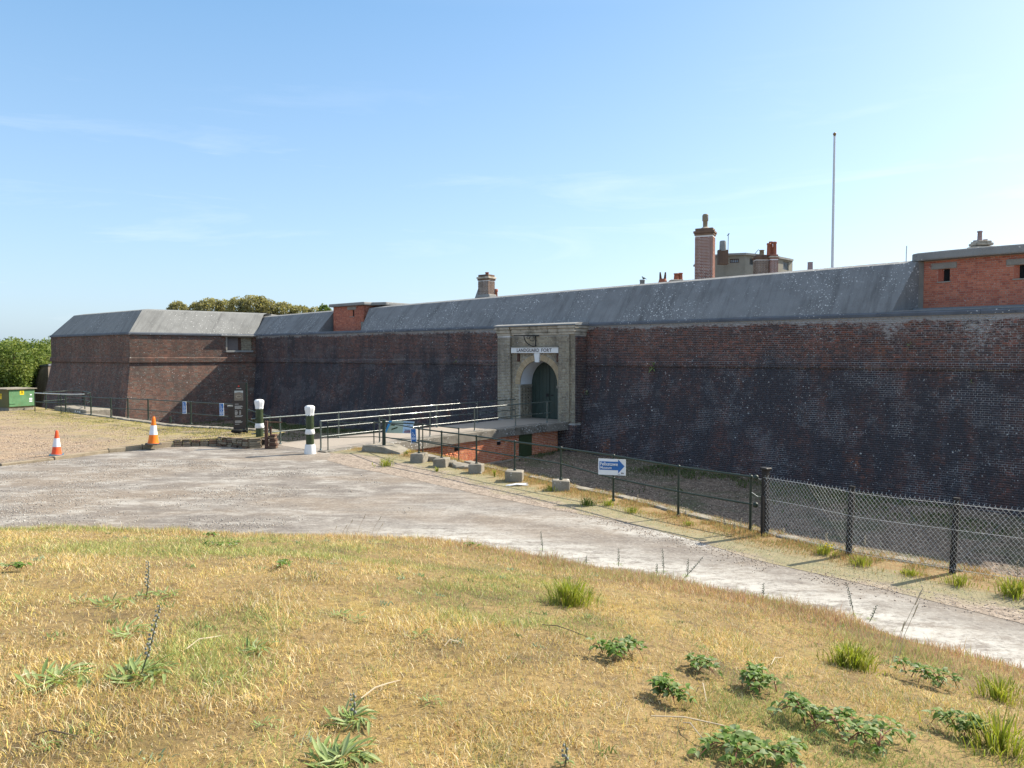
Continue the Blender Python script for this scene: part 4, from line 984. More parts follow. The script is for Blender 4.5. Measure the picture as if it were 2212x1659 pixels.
# curved barrier by the cabinet
def loop_rail():
    q = [P(u_, v_, .06) for u_, v_ in ((-23.0, 14.7), (-20.6, 14.15), (-19.6, 13.5))]
    o = thing('barrier', 'looped tubular barrier standing beside the green electrical cabinet', 'barrier', q[0]); L0 = q[0]
    pts = [P(-23.1, 14.8), P(-21.9, 14.6), P(-20.7, 14.3), P(-19.9, 13.9), P(-19.7, 13.5)]
    back = [P(-23.4, 14.3), P(-23.9, 13.4), P(-24.6, 12.6), P(-23.1, 12.4), P(-21.2, 12.7), P(-19.7, 13.4)]
    for pl in (pts, back):
        for h in (.98, .5): mb = MB(); mb.tube([a-L0+Zv*(h+.06) for a in pl], .024, 6); obj('rail', mb, m_wire if h > .9 and pl is pts else m_rail, o)
    for a in pts[::2]+back[1:-1:2]+[back[3], back[4]]: mb = MB(); mb.tube([a-L0, a-L0+Zv*1.04], .026, 6); obj('post', mb, m_rail, o)
loop_rail()
mbp = P(-21.2, 13.1, -.1)
tt_ = thing('concrete_pad', 'low concrete plinth with white painted marks behind the ditch railing near the cabinet', 'plinth', mbp)
mb = MB(); mb.bbox((0, 0, .1), (4.6, 1.3, .5), (U, V, Zv), b=.04); obj('slab', mb, m_block, tt_)
for du in (.9, 1.25, 1.5): mb = MB(); mb.box(U*du+V*.655+Zv*.18, (.14, .01, .16), (U, V, Zv)); obj('painted_mark', mb, m_white, tt_)
# fence beside the road: front run with knuckled posts on concrete feet
fp = [G(830, 909.5, .97), G(905, 925.6, .97), G(999, 937, .97), G(1029, 950.5, .97), G(1112, 968, .97), G(1212, 968.5, .97)]
def R4(x, y): return ((1400+x/2.0109)/1.8517, (1500+y/2.0109)/1.8517)
tops = [R4(272, 372), R4(555, 432), R4(737, 457), R4(1017, 492), R4(1325, 537), R4(1697, 587), R4(2120, 650)]
feetz = [.2, .26, .24, .24, .26, .24, .012]
fpts = []
for (x, y), fz in zip(tops, feetz): q = G(x, y, .97); fpts.append(Vector((q.x, q.y, fz)))
for x, y in ((1466, 1007), (1622, 1029)): q = G(x, y, .98); fpts.append(Vector((q.x, q.y, .012)))
hts = [.97-q.z for q in fpts]
ff = railing('railing', 'black two-rail fence on concrete feet beside the road, carrying the arrow sign', 'railing', fpts[1:], hts=hts[1:], rails=(1., .5), r=.021, pr=.024, ball=.04)
q0, q1 = fpts[0]-fpts[1], Vector((0, 0, 0))
for h0, h1 in ((.74, .71), (.26, .3)): mb = MB(); mb.tube([q0+Zv*h0, q1+Zv*h1], .018, 8); obj('rail', mb, m_rail, ff)
mb = MB(); q = fpts[-1]-fpts[1]; dd = (fpts[-1]-fpts[-2]).normalized()
for h in (.96, .48): mb.sphere(q+dd*.1+Zv*h, .05, 10, 6)
obj('end_knuckle', mb, m_rail, ff)
gp = thing('gate_post', 'thick round green post on a concrete slab at the near corner of the causeway', 'post', fpts[0])
mb = MB(); mb.tube([(0, 0, 0), (0, 0, .8)], .058, 12); mb.tube([(0, 0, .78), (0, 0, .83)], .064, 12); obj('shaft', mb, m_rail, gp)
mb = MB(); mb.tube([(-.06, 0, .8), (-.12, .02, .86), (-.05, .0, .88)], .02, 6); obj('hook', mb, m_rail, gp)
# second, lower fence behind it
rb = [Vector((-5.95, 23.55, .01)), Vector((-4.5, 23.75, .02)), Vector((-2.75, 22.45, .02)), Vector((-1.55, 21.2, .02))]
railing('railing', 'thin railing from the near bollard end of the causeway to the broken concrete blocks', 'railing', rb, height=.88, r=.016, pr=.018, ball=.028, hts=[.9, .9, .95, .95])
# concrete feet
labs = ['cracked square concrete foot nearest the thick green post', 'square concrete foot under the third post of the road fence', 'concrete foot with a chipped rear corner at the fourth post of the road fence', 'large concrete foot beside the white splintered debris', 'last square concrete foot, left of the arrow sign']
for k, q in enumerate(fpts[1:6]):
    o = thing('footing_block', labs[k], 'concrete block', (q.x, q.y, 0), 'concrete feet of the road fence', rz=-.35+.08*k)
    mb = MB(); s_ = .39+.05*math.sin(k*3)
    mb.bbox((0, 0, feetz[k+1]/2-.03), (s_, s_, feetz[k+1]+.06), b=.015)
    v = mb.v; mb.v = [(x+.02*math.sin(9*x+k*5+z*20), y+.02*math.cos(8*y+k*3+z*9), z+.012*math.sin(7*x+5*y+k)) for x, y, z in v]
    obj('block', mb, m_block, o)
def rubble(name, label, c, sz, rz, tilt, mat, seed, cat='concrete slab', group=None):
    r = random.Random(seed); o = thing(name, label, cat, c, group, rz)
    n = 9; out = []
    for i in range(n):
        t = 2*math.pi*i/n; k = .78+.4*r.random(); out.append((sz[0]/2*k*math.cos(t), sz[1]/2*k*math.sin(t)))
    vs = [(x, y, 0-.05) for x, y in out]+[(x*1.0, y*1.0, sz[2]*.8+.02*r.random()) for x, y in out]+[(x*.85, y*.85, sz[2]+.03*r.random()) for x, y in out]
    fs = [list(range(n-1, -1, -1)), list(range(2*n, 3*n))]+[[i+k*n, (i+1) % n+k*n, (i+1) % n+(k+1)*n, i+(k+1)*n] for k in (0, 1) for i in range(n)]
    mb = MB(); mb.add(vs, fs); b = obj('slab', mb, mat, o); b.rotation_euler = tilt; return o
q = fpts[0]
o_ = thing('post_slab', 'long broken concrete slab carrying the thick green post', 'concrete slab', (q.x, q.y, 0), rz=-.5)
mb = MB(); mb.add([(-.62, -.4, -.05), (.95, -.42, -.05), (.9, .3, -.05), (-.55, .42, -.05), (-.58, -.36, .2), (.2, -.4, .2), (.95, -.4, .06), (.85, .26, .07), (.3, .4, .2), (-.5, .4, .22)],
    [(0, 1, 6, 5, 4), (1, 2, 7, 6), (2, 3, 9, 8, 7), (3, 0, 4, 9), (4, 5, 8, 9), (5, 6, 7, 8), (3, 2, 1, 0)]); obj('slab', mb, m_block, o_)
rubble('broken_slab', 'tilted broken slab lying between two concrete feet', G(*R4(890, 745), 0), (.85, .4, .09), -.75, (.12, .05, 0), m_block, 3, group='broken concrete pieces')
rubble('broken_slab', 'pile of pale rubble behind the second concrete foot', G(*R4(650, 690), 0), (.8, .35, .14), -.6, (0, .08, 0), m_block, 9, group='broken concrete pieces')
rubble('broken_slab', 'low broken piece beside the third concrete foot', G(*R4(800, 730), 0), (.45, .3, .12), .3, (.1, -.1, 0), m_block, 11, group='broken concrete pieces')
dbq = G(*R4(1340, 893), 0); o = thing('splintered_wood', 'white splintered wood lying at the foot of a concrete block', 'driftwood', dbq, rz=.15)
for k in range(6):
    mb = MB(); r = random.Random(k); mb.tube([(-.28+.1*r.random(), .025*k-.07, .02), (0, .02*k-.05, .03+.02*r.random()), (.2+.1*r.random(), .03*k-.07, .02+.02*k/4)], [.006, .016, .007], 6); obj('splinter', mb, m_conew, o)
# lip stones of the ditch along the fence
r = random.Random(4); pl = [Vector((*p_, 0)) for p_ in LIP_R[3:]+LIP_S[:1]]
cp = thing('coping', 'row of pale worn coping stones along the ditch edge behind the road fence', 'coping', pl[0])
for a, b in zip(pl, pl[1:]):
    n = max(1, int((b-a).length/.55)); d = (b-a)/n; ex = d.normalized(); ey = Vector((-ex.y, ex.x, 0))
    for k in range(n):
        c = a+d*(k+.5)-pl[0]-ey*.12; mb = MB(); mb.bbox(c+Zv*(.0+.012*r.random()), (d.length-.03*r.random()-.012, .2+.08*r.random(), .07), (ex, ey, Zv), b=.012); obj('coping_stone', mb, m_block, cp)
pl = [P(u_, 13.68) for u_ in (-20.5, -17, -14, -11, -8, -5, -1.2)]; cp = thing('coping', 'worn stone coping under the left ditch railing', 'coping', pl[0])
for a, b in zip(pl, pl[1:]):
    n = int((b-a).length/.8)+1; d = (b-a)/n; ex = d.normalized(); ey = Vector((-ex.y, ex.x, 0))
    for k in range(n):
        c = a+d*(k+.5); z = float(z_left(np.array([c.x]), np.array([c.y]))[0]); mb = MB(); mb.bbox(c-pl[0]+Zv*(z-.06+.02*r.random()), (d.length-.02, .34+.06*r.random(), .22), (ex, ey, Zv), b=.02); obj('coping_stone', mb, m_block, cp)
# kerb and low retaining edge between yard and road
kp = [Vector((x, y, 0)) for x, y in KERB[1:]]
ko = thing('kerb', 'mossy stone kerb rising into a crumbling edge between gravel yard and road', 'kerb', kp[0])
for a, b in zip(kp, kp[1:]):
    n = max(1, int((b-a).length/.9)); d = (b-a)/n; ex = d.normalized(); ey = Vector((-ex.y, ex.x, 0))
    for k in range(n):
        c = a+d*(k+.5); h = float(z_left(np.array([c.x+ey.x*.2]), np.array([c.y+ey.y*.2]))[0])
        if c.x > -11.6 or h > .24:    # brick and rubble part
            rows = int(h/.075)
            for j in range(rows+1):
                m_ = max(1, int(d.length/.24))
                for i_ in range(m_):
                    if r.random() < .12: continue
                    cc = a+d*k+d*((i_+.5)/m_); mb = MB(); hh = .066 if j < rows else max(.02, h-rows*.075)
                    mb.bbox(cc-kp[0]+ey*(.06*r.random())+Zv*(j*.075+hh/2), (d.length/m_*(.8+.15*r.random()), .16, hh), (ex, ey, Zv), b=.01); obj('brick', mb, r.choice([m_kerb, m_kerb, m_kerb, m_chimb]), ko)
            mb = MB(); mb.box(c-kp[0]+ey*.14+Zv*h*.48, (d.length, .2, h*.96), (ex, ey, Zv)); obj('kerb_core', mb, m_kerb, ko)
        else:
            mb = MB(); mb.bbox(c-kp[0]+ey*.02+Zv*(h/2-.01+.01*r.random()), (d.length-.015, .16, h+.03), (ex, ey, Zv), b=.018); obj('kerb_stone', mb, m_kerb, ko)
    
# ------------------------------------------------------------------ chain link fence
cl = [Vector((4.36, 12.5, 0)), Vector((5.2, 11.2, 0)), Vector((6.25, 10.27, 0)), Vector((7.35, 9.35, 0)), Vector((8.5, 8.4, 0))]
cf = thing('chain_link_fence', 'galvanised chain link fence on black posts at the right of the road', 'fence', cl[0])
for k, q in enumerate(cl):
    q = q-cl[0]; mb = MB(); lean = Vector((.05, .02, 0))
    d = (cl[min(k+1, 4)]-cl[max(k-1, 0)]).normalized(); e = Vector((-d.y, d.x, 0))
    if k == 0:
        mb.bbox(q+Zv*.56, (.1, .1, 1.14), (d, e, Zv), b=.008); mb.bbox(q+Zv*1.15, (.15, .15, .04), (d, e, Zv), b=.01); mb.box(q-d*.0+e*-.09+d*.02+Zv*.35, (.05, .05, .7), (d, e, Zv))
    else: mb.extrude([q-d*.04-e*.02-Zv*.1, q+d*.04-e*.02-Zv*.1, q+d*.04+e*.03-Zv*.1, q-d*.04+e*.03-Zv*.1], lean+Zv*1.18)
    obj('post', mb, m_blackwood, cf)
mb = MB(); r = random.Random(2)
tot = 0; seg = []
for a, b in zip(cl, cl[1:]): seg.append((tot, a, b)); tot += (b-a).length
def along(s):
    for t, a, b in reversed(seg):
        if s >= t-1e-6: k = (s-t)/(b-a).length; e = (b-a).normalized(); return a.lerp(b, k)-cl[0]+Vector((e.y, -e.x, 0))*.055+Vector((.035, .014, 0))*k
    return Vector((0, 0, 0))
Hm = 1.0; D = .062; zlo = .03
def wire(pts, rr=.0014):
    mb.tube(pts, rr, 3, caps=False)
for sgn in (1, -1):
    s = -Hm if sgn > 0 else 0
    while s < tot+(0 if sgn > 0 else Hm):
        pts = []; steps = 16
        for i_ in range(steps+1):
            z = i_/steps*Hm; ss = s+sgn*z*.78+(.78*0)
            if 0 <= ss <= tot: pts.append(along(ss)+Zv*(zlo+z)+Vector((1, 1, 0))*(.002*sgn*(1 if i_ % 2 else -1)))
        if len(pts) > 1: wire(pts)
        if sgn > 0 and 0 <= s+Hm*.78 <= tot: e = along(s+Hm*.78)+Zv*(zlo+Hm); wire([e, e+Zv*.025+Vector((.01, 0, 0))], .0022)
        s += D
net = obj('mesh_netting', mb, m_wire, cf, kind='stuff', normals=False)
for z in (.06, .62, .985):
    mb = MB(); mb.tube([along(s_)+Zv*(z+zlo*.5+.008*math.sin(s_*2.2)) for s_ in np.linspace(0, tot, 26)], .0026, 5); obj('line_wire', mb, m_wire, cf)
mb = MB(); e = fpts[-1]-cl[0]; mb.tube([e+Zv*.96, e*.4+Zv*.95, Zv*.98], .004, 4); mb.tube([e+Zv*.7, e*.5+Zv*.64, Zv*.66], .004, 4); obj('tie_wire', mb, m_wire, cf)

# ------------------------------------------------------------------ bollards
def bollard(label, loc, full=True, s=1.):
    o = thing('bollard', label, 'bollard', loc, 'white capped cannon bollards at the causeway end'); z = 0
    if full:
        mb = MB(); mb.lathe((0, 0, 0), [(.185, 0), (.185, .03), (.165, .2), (.15, .3)], 16); obj('base_band', mb, m_white, o); z = .3
    mb = MB(); mb.lathe((0, 0, 0), [(.125, z), (.122, 1.22*s)], 16); obj('shaft', mb, m_bgreen, o)
    zb = .62*s if full else .34
    mb = MB(); mb.lathe((0, 0, 0), [(.14, zb), (.155, zb+.03), (.135, zb+.13), (.132, zb+.16)], 16); obj('middle_band', mb, m_white, o)
    zc = 1.2*s
    mb = MB(); mb.lathe((0, 0, 0), [(.128, zc), (.132, zc+.08), (.155, zc+.2), (.158, zc+.26), (.145, zc+.285), (.12, zc+.31), (.06, zc+.325)], 8, smooth=False, rot=.39); obj('cap', mb, m_white, o)
    return o
bollard('larger white capped green bollard standing on the road at the near causeway corner', G(670, 980), True, 1.0)
q = G(561, 946, .3); bo = bollard('white capped green bollard behind the kerb beside the information panel', q, False, .82)
t = thing('iron_stub', 'rusty iron gate stub on a crumbling brick pier at the causeway entrance', 'post', (-8.0, 24.2, 0))
mb = MB(); mb.bbox((-.12, -.1, .45), (.1, .1, .95), b=.01); obj('post', mb, m_rusty, t)
for k in range(6):
    mb = MB(); mb.bbox((.05+.03*(k % 2), .02, .05+.078*k), (.28-.02*k, .24, .068), b=.012); obj('brick', mb, (m_chimb, m_rusty)[k % 2], t)
mb = MB(); mb.box((.0, -.03, .6), (.06, .05, .28)); mb.tube([(-.1, -.05, .88), (.35, .1, .86)], .02, 6); obj('hinge', mb, m_rusty, t)
t = thing('iron_stub', 'short cut off post stub on the coping under the left ditch railing', 'post', P(-9.2, 13.8, .2))
mb = MB(); mb.tube([(0, 0, 0), (0, 0, .26)], .05, 10); obj('post', mb, m_rail, t)

# ------------------------------------------------------------------ cones
def cone(label, loc, h, full, mb_mat, mr, octa):
    o = thing('traffic_cone', label, 'traffic cone', loc, 'traffic cones on the gravel yard'); n = 12; k = h/.75
    Rb, Rt = .15*k*.95, .035*k
    def rr(z): t = z/h; return Rb+(Rt-Rb)*t+.02*k*max(0, (.12-t)/.12)
    mb = MB()
    if octa: mb.lathe((0, 0, 0), [(.22*k, 0), (.22*k, .03), (.19*k, .045)], 8, smooth=False, rot=.4)
    else: mb.bbox((0, 0, .022), (.38*k, .38*k, .045), b=.015)
    obj('base', mb, mb_mat, o)
    for z0, z1, m_, nm in ((.03, .36*h, mr, 'lower_body'), (.36*h, .7*h, m_conew, 'reflective_sleeve'), (.7*h, h, mr, 'tip')):
        e = .004 if nm == 'reflective_sleeve' else 0
        mb = MB(); prof = [(rr(z)+e, z) for z in np.linspace(z0, z1, 4)]
        if nm == 'tip': prof += [(rr(h)*.8, h+.01)]
        mb.lathe((0, 0, 0), prof, n); obj(nm, mb, m_, o)
    o.rotation_euler = (0, .03, .5); return o
zc1 = G(122, 984, .07); cone('shorter red and white cone with a blue base at the yard edge', zc1, .75, 1, m_coneblue, m_cone, False)
zc2 = G(331, 960, .17); cone('taller orange and white cone with a black octagonal base by the kerb', zc2, .9, 1, m_conebase, m_coneo, True)

# ------------------------------------------------------------------ cabinet
L_, R_ = P(-22.94, 16.0, .06), P(-23.5, 14.7, .06)
L_ = G(*R1(70, 1085), .1); R_ = G(*R1(283, 1072), .1)
ex = (R_-L_).normalized(); ey = Vector((-ex.y, ex.x, 0)); W_ = (R_-L_).length; Dp = 1.9; Hc = 1.12
cb = thing('electrical_cabinet', 'green electrical cabinet with yellow warning stickers at the far left', 'cabinet', L_)
def cbp(a, b, z): return ex*a+ey*b+Zv*z
mb = MB(); mb.box(cbp(W_/2, Dp/2, .02), (W_-.1, Dp-.1, .18), (ex, ey, Zv)); obj('plinth', mb, m_block, cb)
mb = MB(); mb.mi = 0; mb.extrude([cbp(0, .012, .12), cbp(W_, .012, .12), cbp(W_, Dp, .12), cbp(0, Dp, .12)], Zv*.98); obj('body', mb, m_boxs, cb)
dn = MB(); dn.bbox(cbp(W_*.5, .0, .62), (W_-.05, .03, .92), (ex, ey, Zv), b=.008); door = obj('door', dn, m_boxg, cb)
mb = MB(); mb.box(cbp(.2, -.025, .33), (.28, .03, .03), (ex, ey, Zv)); obj('handle', mb, m_boxg, door)
mb = MB(); mb.extrude([cbp(-.12, -.1, 1.105), cbp(W_+.08, -.1, 1.105), cbp(W_+.08, Dp+.1, 1.105), cbp(-.12, Dp+.1, 1.105)], Zv*.05); obj('lid', mb, m_block, cb)
def sticker(cx, z, w_, h_, mat, o, dirx=ex, n=-ey, p0=None, y=-.018):
    c = cbp(cx, y, z) if p0 is None else p0; mb = MB(); mb.box(c, (w_, .004, h_), (dirx, n, Zv)); return obj('sticker', mb, mat, o)
st = sticker(W_*.5, .92, .22, .24, m_yel, cb)
mb = MB(); c = cbp(W_*.5, -.022, .93)
for a, b in (((-.07, -.06), (.07, -.06)), ((.07, -.06), (0, .07)), ((0, .07), (-.07, -.06)), ((.015, .03), (-.015, 0)), ((-.015, 0), (.015, -.005)), ((.015, -.005), (-.01, -.045))): mb.tube([c+ex*a[0]+Zv*a[1], c+ex*b[0]+Zv*b[1]], .007, 4)
obj('warning_symbol', mb, m_ink, st)
sticker(W_*.84, .78, .09, .07, m_signw, cb); sticker(W_*.83, .55, .16, .1, m_signw, cb); sticker(W_*.83, .42, .16, .07, m_signw, cb)
st = sticker(0, 0, .17, .3, m_yel, cb, dirx=ey, n=ex, p0=cbp(-.004, .75, .72))
mb = MB(); c = cbp(-.01, .75, .78)
for a, b in (((-.05, -.04), (.05, -.04)), ((.05, -.04), (0, .06)), ((0, .06), (-.05, -.04))): mb.tube([c+ey*a[0]+Zv*a[1], c+ey*b[0]+Zv*b[1]], .006, 4)
obj('warning_symbol', mb, m_ink, st)
o = thing('yellow_hook', 'small curved yellow pipe sticking up behind the cabinet lid', 'pipe', L_+cbp(.3, Dp+.4, 0)); mb = MB(); mb.tube([(-.55, 0, 0), (-.55, 0, 1.18), (-.6, 0, 1.3), (-.7, 0, 1.33), (-.78, 0, 1.26)], .035, 6); obj('pipe', mb, m_yel, o)

# ------------------------------------------------------------------ signs
def plate(name, label, cat, c, xd, w_, h_, group=None, th=.012, tilt=0.):
    o = thing(name, label, cat, c, group); xd = Vector(xd).normalized(); zd = (Zv+xd*tilt).normalized(); nd = xd.cross(zd).normalized()
    o['_'] = 0; del o['_']
    return o, xd, zd, nd
def quadmb(pts, th=.003):
    mb = MB(); mb.extrude([(x, y, 0) for x, y in pts], (0, 0, th)); return mb
def disabled_sign(label, c, xd, w_=.3, h_=.46, tilt=0.):
    o, xd, zd, nd = plate('access_sign', label, 'sign', c, xd, w_, h_, 'blue wheelchair signs on the railings', tilt=tilt)
    put(quadmb([(-w_/2, -h_/2), (w_/2, -h_/2), (w_/2, h_/2), (-w_/2, h_/2)], .008), 'backing_plate', m_signw, o, xd, zd, (0, 0, 0))
    w2, h2 = w_-.035, h_-.035
    put(quadmb([(-w2/2, -h2/2), (w2/2, -h2/2), (w2/2, h2/2), (-w2/2, h2/2)], .003), 'blue_field', m_blue, o, xd, zd, nd*.008)
    mb = MB(); k = w_/.3
    mb.tube([(.055*math.cos(t)*k+.005, .02+.055*math.sin(t)*k, 0) for t in np.linspace(math.radians(130), math.radians(400), 12)], .009*k, 4)
    mb.tube([(-.025*k, .15*k, 0), (-.02*k, .06*k, 0), (.03*k, .055*k, 0), (.055*k, .0, 0), (.075*k, .005, 0)], .011*k, 4); mb.tube([(-.02*k, .11*k, 0), (.03*k, .1*k, 0)], .008*k, 4)
    mb.sphere((-.028*k, .175*k, 0), .02*k, 8, 5, (1, 1, .4))
    put(mb, 'wheelchair_symbol', m_signw, o, xd, zd, nd*.013)
    mb = MB()
    for y, l in ((-.085, .2), (-.125, .2), (-.145, .2), (-.185, .17)): mb.box((0, y*k, 0), (l*k, .014*k, .003))
    put(mb, 'lettering', m_signw, o, xd, zd, nd*.012); return o
faceS = Vector((.85, .35, 0))
def on_rail(px, py, v): # point on a plane along the left fence
    r_ = ray(px, py); n = V; o = Vector((0, 0, EYE)); return o+r_*((P(0, v)-o).dot(n)/r_.dot(n))
disabled_sign('left blue wheelchair sign hanging on the ditch railing', on_rail(399.5, 880.5, 14.05)+V*.02, U, .3, .5, tilt=-.12)
disabled_sign('blue wheelchair sign on the ditch railing close to the grey bin', on_rail(480, 884.5, 14.05)+V*.02, U, .3, .48, tilt=-.12)
d_f = (fpts[1]-fpts[0]).normalized(); pos = at(893.5, 941.5, fpts[1].y+.42)
disabled_sign('blue wheelchair sign on the road fence beside the thick green post', pos, (1, -.1, 0), .17, .44, tilt=-.1)
# map panel
mp_ = thing('map_panel', 'tilted colourful map panel behind the thick green post', 'information board', at(865, 922, 23.7))
def MQ(name, pts, mat, y, par=None): return put(quadmb(pts, .004), name, mat, mp_, (1, -.05, 0), (.0, .35, .94), Vector((0, -.02-y, .01)))
put(quadmb([(-.5, -.2), (.36, -.22), (.46, .17), (-.38, .2)], .012), 'panel', m_mapg, mp_, (1, -.05, 0), (0, .3, .95), (0, 0, 0))
nd_ = Vector((1, -.05, 0)).normalized().cross(Vector((0, .3, .95)).normalized())
for pts, m_ in (([(-.5, -.2), (-.46, -.2), (-.28, .196), (-.38, .2)], m_mapb), ([(.08, -.215), (.355, -.218), (.45, .168), (.1, .18)], m_mapl), ([(.12, -.2), (.33, -.205), (.35, -.1), (.15, -.09)], m_redp), ([(.1, .12), (.42, .11), (.42, .135), (.1, .145)], m_ink), ([(.2, .02), (.33, .04), (.32, .07), (.22, .04)], m_ink), ([(-.3, -.12), (-.1, -.05), (-.08, .0), (-.28, -.06)], m_bgreen), ([(-.35, .05), (-.2, .03), (-.15, .09), (-.3, .08)], m_bgreen)):
    put(quadmb(pts, .003), 'printed_area', m_, mp_, (1, -.05, 0), (0, .3, .95), nd_*.013)
# arrow sign
q = G(1325, 984.5, .92); sp_ = fpts[6]; sgn = thing('arrow_sign', 'white sign with a blue right pointing arrow fixed on the road fence', 'sign', sp_+Vector((-.04, -.06, .73))+Vector((0, 0, 0)))
xd = Vector((.96, -.28, 0)).normalized(); zd = Zv; nd = xd.cross(zd)
put(quadmb([(-.29, -.17), (.29, -.17), (.29, .17), (-.29, .17)], .01), 'board', m_signw, sgn, xd, zd, (0, 0, 0))
put(quadmb([(-.265, -.065), (.13, -.065), (.13, -.13), (.265, .025), (.13, .165), (.13, .115), (-.265, .115)], .003), 'arrow', m_blue, sgn, xd, zd, nd*.01)
put(text_mesh('Felixstowe', m_signw, .37, .075, bold=.012, extr=.01), 'lettering', None, sgn, xd, zd, nd*.0145+xd*-.06+Zv*.065)
put(text_mesh('Museum', m_signw, .235, .05, bold=.008, extr=.01), 'lettering', None, sgn, xd, zd, nd*.0145+xd*-.125+Zv*-.015)
mb = MB()
for i_ in range(6): mb.box((.2+.02*(i_ % 3), -.13+.012*(i_//3), 0), (.012, .02-.004*(i_ % 3), .003))
mb.box((.15, -.148, 0), (.05, .006, .003)); put(mb, 'small_emblem', m_ink, sgn, xd, zd, nd*.012)
# information totem and bin
tq = G(518, 934, .33); to = thing('information_panel', 'tall dark brown information panel with a photograph at the ditch corner', 'information board', tq)
xd = Vector((.97, .24, 0)).normalized(); nd = xd.cross(Zv)
def T(pts, mat, y, name, th=.004): return put(quadmb(pts, th), name, mat, to, xd, Zv, nd*y)
k = .43; put(quadmb([(-.21, .12), (.21, .12), (.21, 1.78), (-.21, 1.78)], .05), 'panel', m_totem, to, xd, Zv, nd*-.0)
mb = MB(); mb.box(xd*.245+nd*-.02+Zv*.83, (.06, .09, 1.9), (xd, nd, Zv)); obj('side_post', mb, m_rail, to)
ph = T([(-.155, 1.15), (.135, 1.15), (.135, 1.5), (-.155, 1.5)], m_picsky, .052, 'photograph')
T([(-.15, 1.155), (.13, 1.155), (.13, 1.42), (0, 1.45), (-.15, 1.42)], m_picland, .057, 'photo_ground')
mb = MB(); mb.tube([(.085*math.cos(t)-.01, 1.29+.05*math.sin(t), 0) for t in np.linspace(0, 2*math.pi, 12)], .014, 4); put(mb, 'photo_fort', m_stone, to, xd, Zv, nd*.062)
mb = MB(); mb.lathe((-.01, 1.66, 0), [(.028, 0), (.028, .004)], 8); put(mb, 'emblem', m_redp, to, xd, Zv, nd*.052)
mb = MB()
for y, x0, x1 in ((1.57, -.1, .08), (1.02, -.15, -.02), (.95, -.15, .1), (.92, -.15, .12), (.89, -.15, .06), (.86, -.15, .1), (.78, -.15, -.07), (.78, .0, .05), (.74, -.15, -.05), (.71, -.15, -.05), (.68, -.15, -.06), (.65, -.15, -.07), (.74, 0, .06), (.71, 0, .06), (.68, 0, .06), (.65, 0, .05), (.6, -.15, .12), (.57, -.15, .08), (.42, -.15, .05), (.39, -.15, .1), (.36, -.15, .08), (.3, -.15, .0)): mb.box(((x0+x1)/2, y, 0), (x1-x0, .013, .002))
put(mb, 'lettering', m_text, to, xd, Zv, nd*.052)
bn = thing('litter_bin', 'small dark wall bin hanging on the ditch railing beside the information panel', 'bin', on_rail(502, 887, 14.0)-Zv*.25)
mb = MB(); mb.extrude([Zv*0+xd*-.14-nd*.1, xd*.14-nd*.1, xd*.14+nd*.1, xd*-.14+nd*.1], Zv*.4); obj('body', mb, m_totem, bn)
mb = MB(); mb.extrude([xd*-.17-nd*.12+Zv*.4, xd*.17-nd*.12+Zv*.4, xd*.17+nd*.12+Zv*.4, xd*-.17+nd*.12+Zv*.4], Zv*.05); obj('lid', mb, m_slab, bn)
q = G(*R1(1905, 1268), .34); o = thing('sandbag', 'dark sandbag weighing down the foot of the information panel', 'sandbag', q); mb = MB(); mb.sphere((0, 0, .05), .2, 10, 7, (1.1, .6, .38)); mb.sphere((.22, .1, .05), .14, 8, 6, (1, .8, .4)); obj('bag', mb, m_dark, o)

# ------------------------------------------------------------------ roofscape behind the wall
def stack(name, label, c, w_, dp, z0, z1, mat, matm, rz, single=80, cap=True, cat='chimney', group=None, capm=None):
    o = thing(name, label, cat, (c[0], c[1], z0), group, rz)
    X_, Y_ = Vector((1, 0, 0)), Vector((0, 1, 0)); H = z1-z0
    mb = MB(); mb.box((0, 0, H/2), (w_-.01, dp-.01, H), None); obj('mortar', mb, matm, o)
    for org, sd_, n, L in (((-w_/2, -dp/2, 0), X_, -Y_, w_), ((w_/2, -dp/2, 0), Y_, X_, dp), ((w_/2, dp/2, 0), -X_, Y_, w_), ((-w_/2, dp/2, 0), -Y_, -X_, dp)):
        br = brick_shell(L, H-.01, 0, seed=int(w_*100), joint=.017); br = np.column_stack([br[:, :4], br[:, 4]*.6]) if len(br) else br
        brickwork(o, br, Vector(org), sd_, Zv, n, mat, single if (n.y < 0 or n.x > 0) else 0, key=lambda b: -b[:, 2])
    if cap:
        for k, (dz, e, h) in enumerate(((0, .05, .1), (.1, .1, .12), (.22, .0, .14))):
            mb = MB(); mb.bbox((0, 0, H+dz+h/2), (w_+e*1.6, dp+e*1.6, h-.004), b=.015); obj('cap_course', mb, capm or (m_stone if k == 1 and w_ < .8 else mat), o)
    return o
def pot(parent, x, y, z, r_, h, mat, kind=0):
    mb = MB()
    if kind == 0: prof = [(r_*1.1, 0), (r_, .06), (r_*.85, h*.85), (r_*1.08, h*.88), (r_*1.05, h), (r_*.7, h)]
    else: prof = [(r_*1.1, 0), (r_*.9, .08), (r_*.9, h*.5), (r_*1.15, h*.53), (r_*1.15, h*.92), (r_*.8, h)]
    mb.lathe((x, y, z), prof, 12); p_ = obj('chimney_pot', mb, mat, parent)
    if kind == 1:
        for j in range(4): mb = MB(); mb.lathe((x, y, z+h*(.58+.09*j)), [(r_*1.2, 0), (r_*1.2, .03)], 12); obj('louvre', mb, m_block, p_)
    return p_
A_ = at(1527.3, 600, 37)
ch = stack('chimney', 'tall red brick chimney with one louvred pot behind the parapet', (9.78, 37.3), .88, .66, 5.9, 9.12, m_chim, m_chimm, -.44, single=150, capm=m_chimb)
mb = MB(); mb.bbox((0, 0, .86), (.98, .76, .28), b=.03); obj('base_flashing', mb, m_slab, ch)
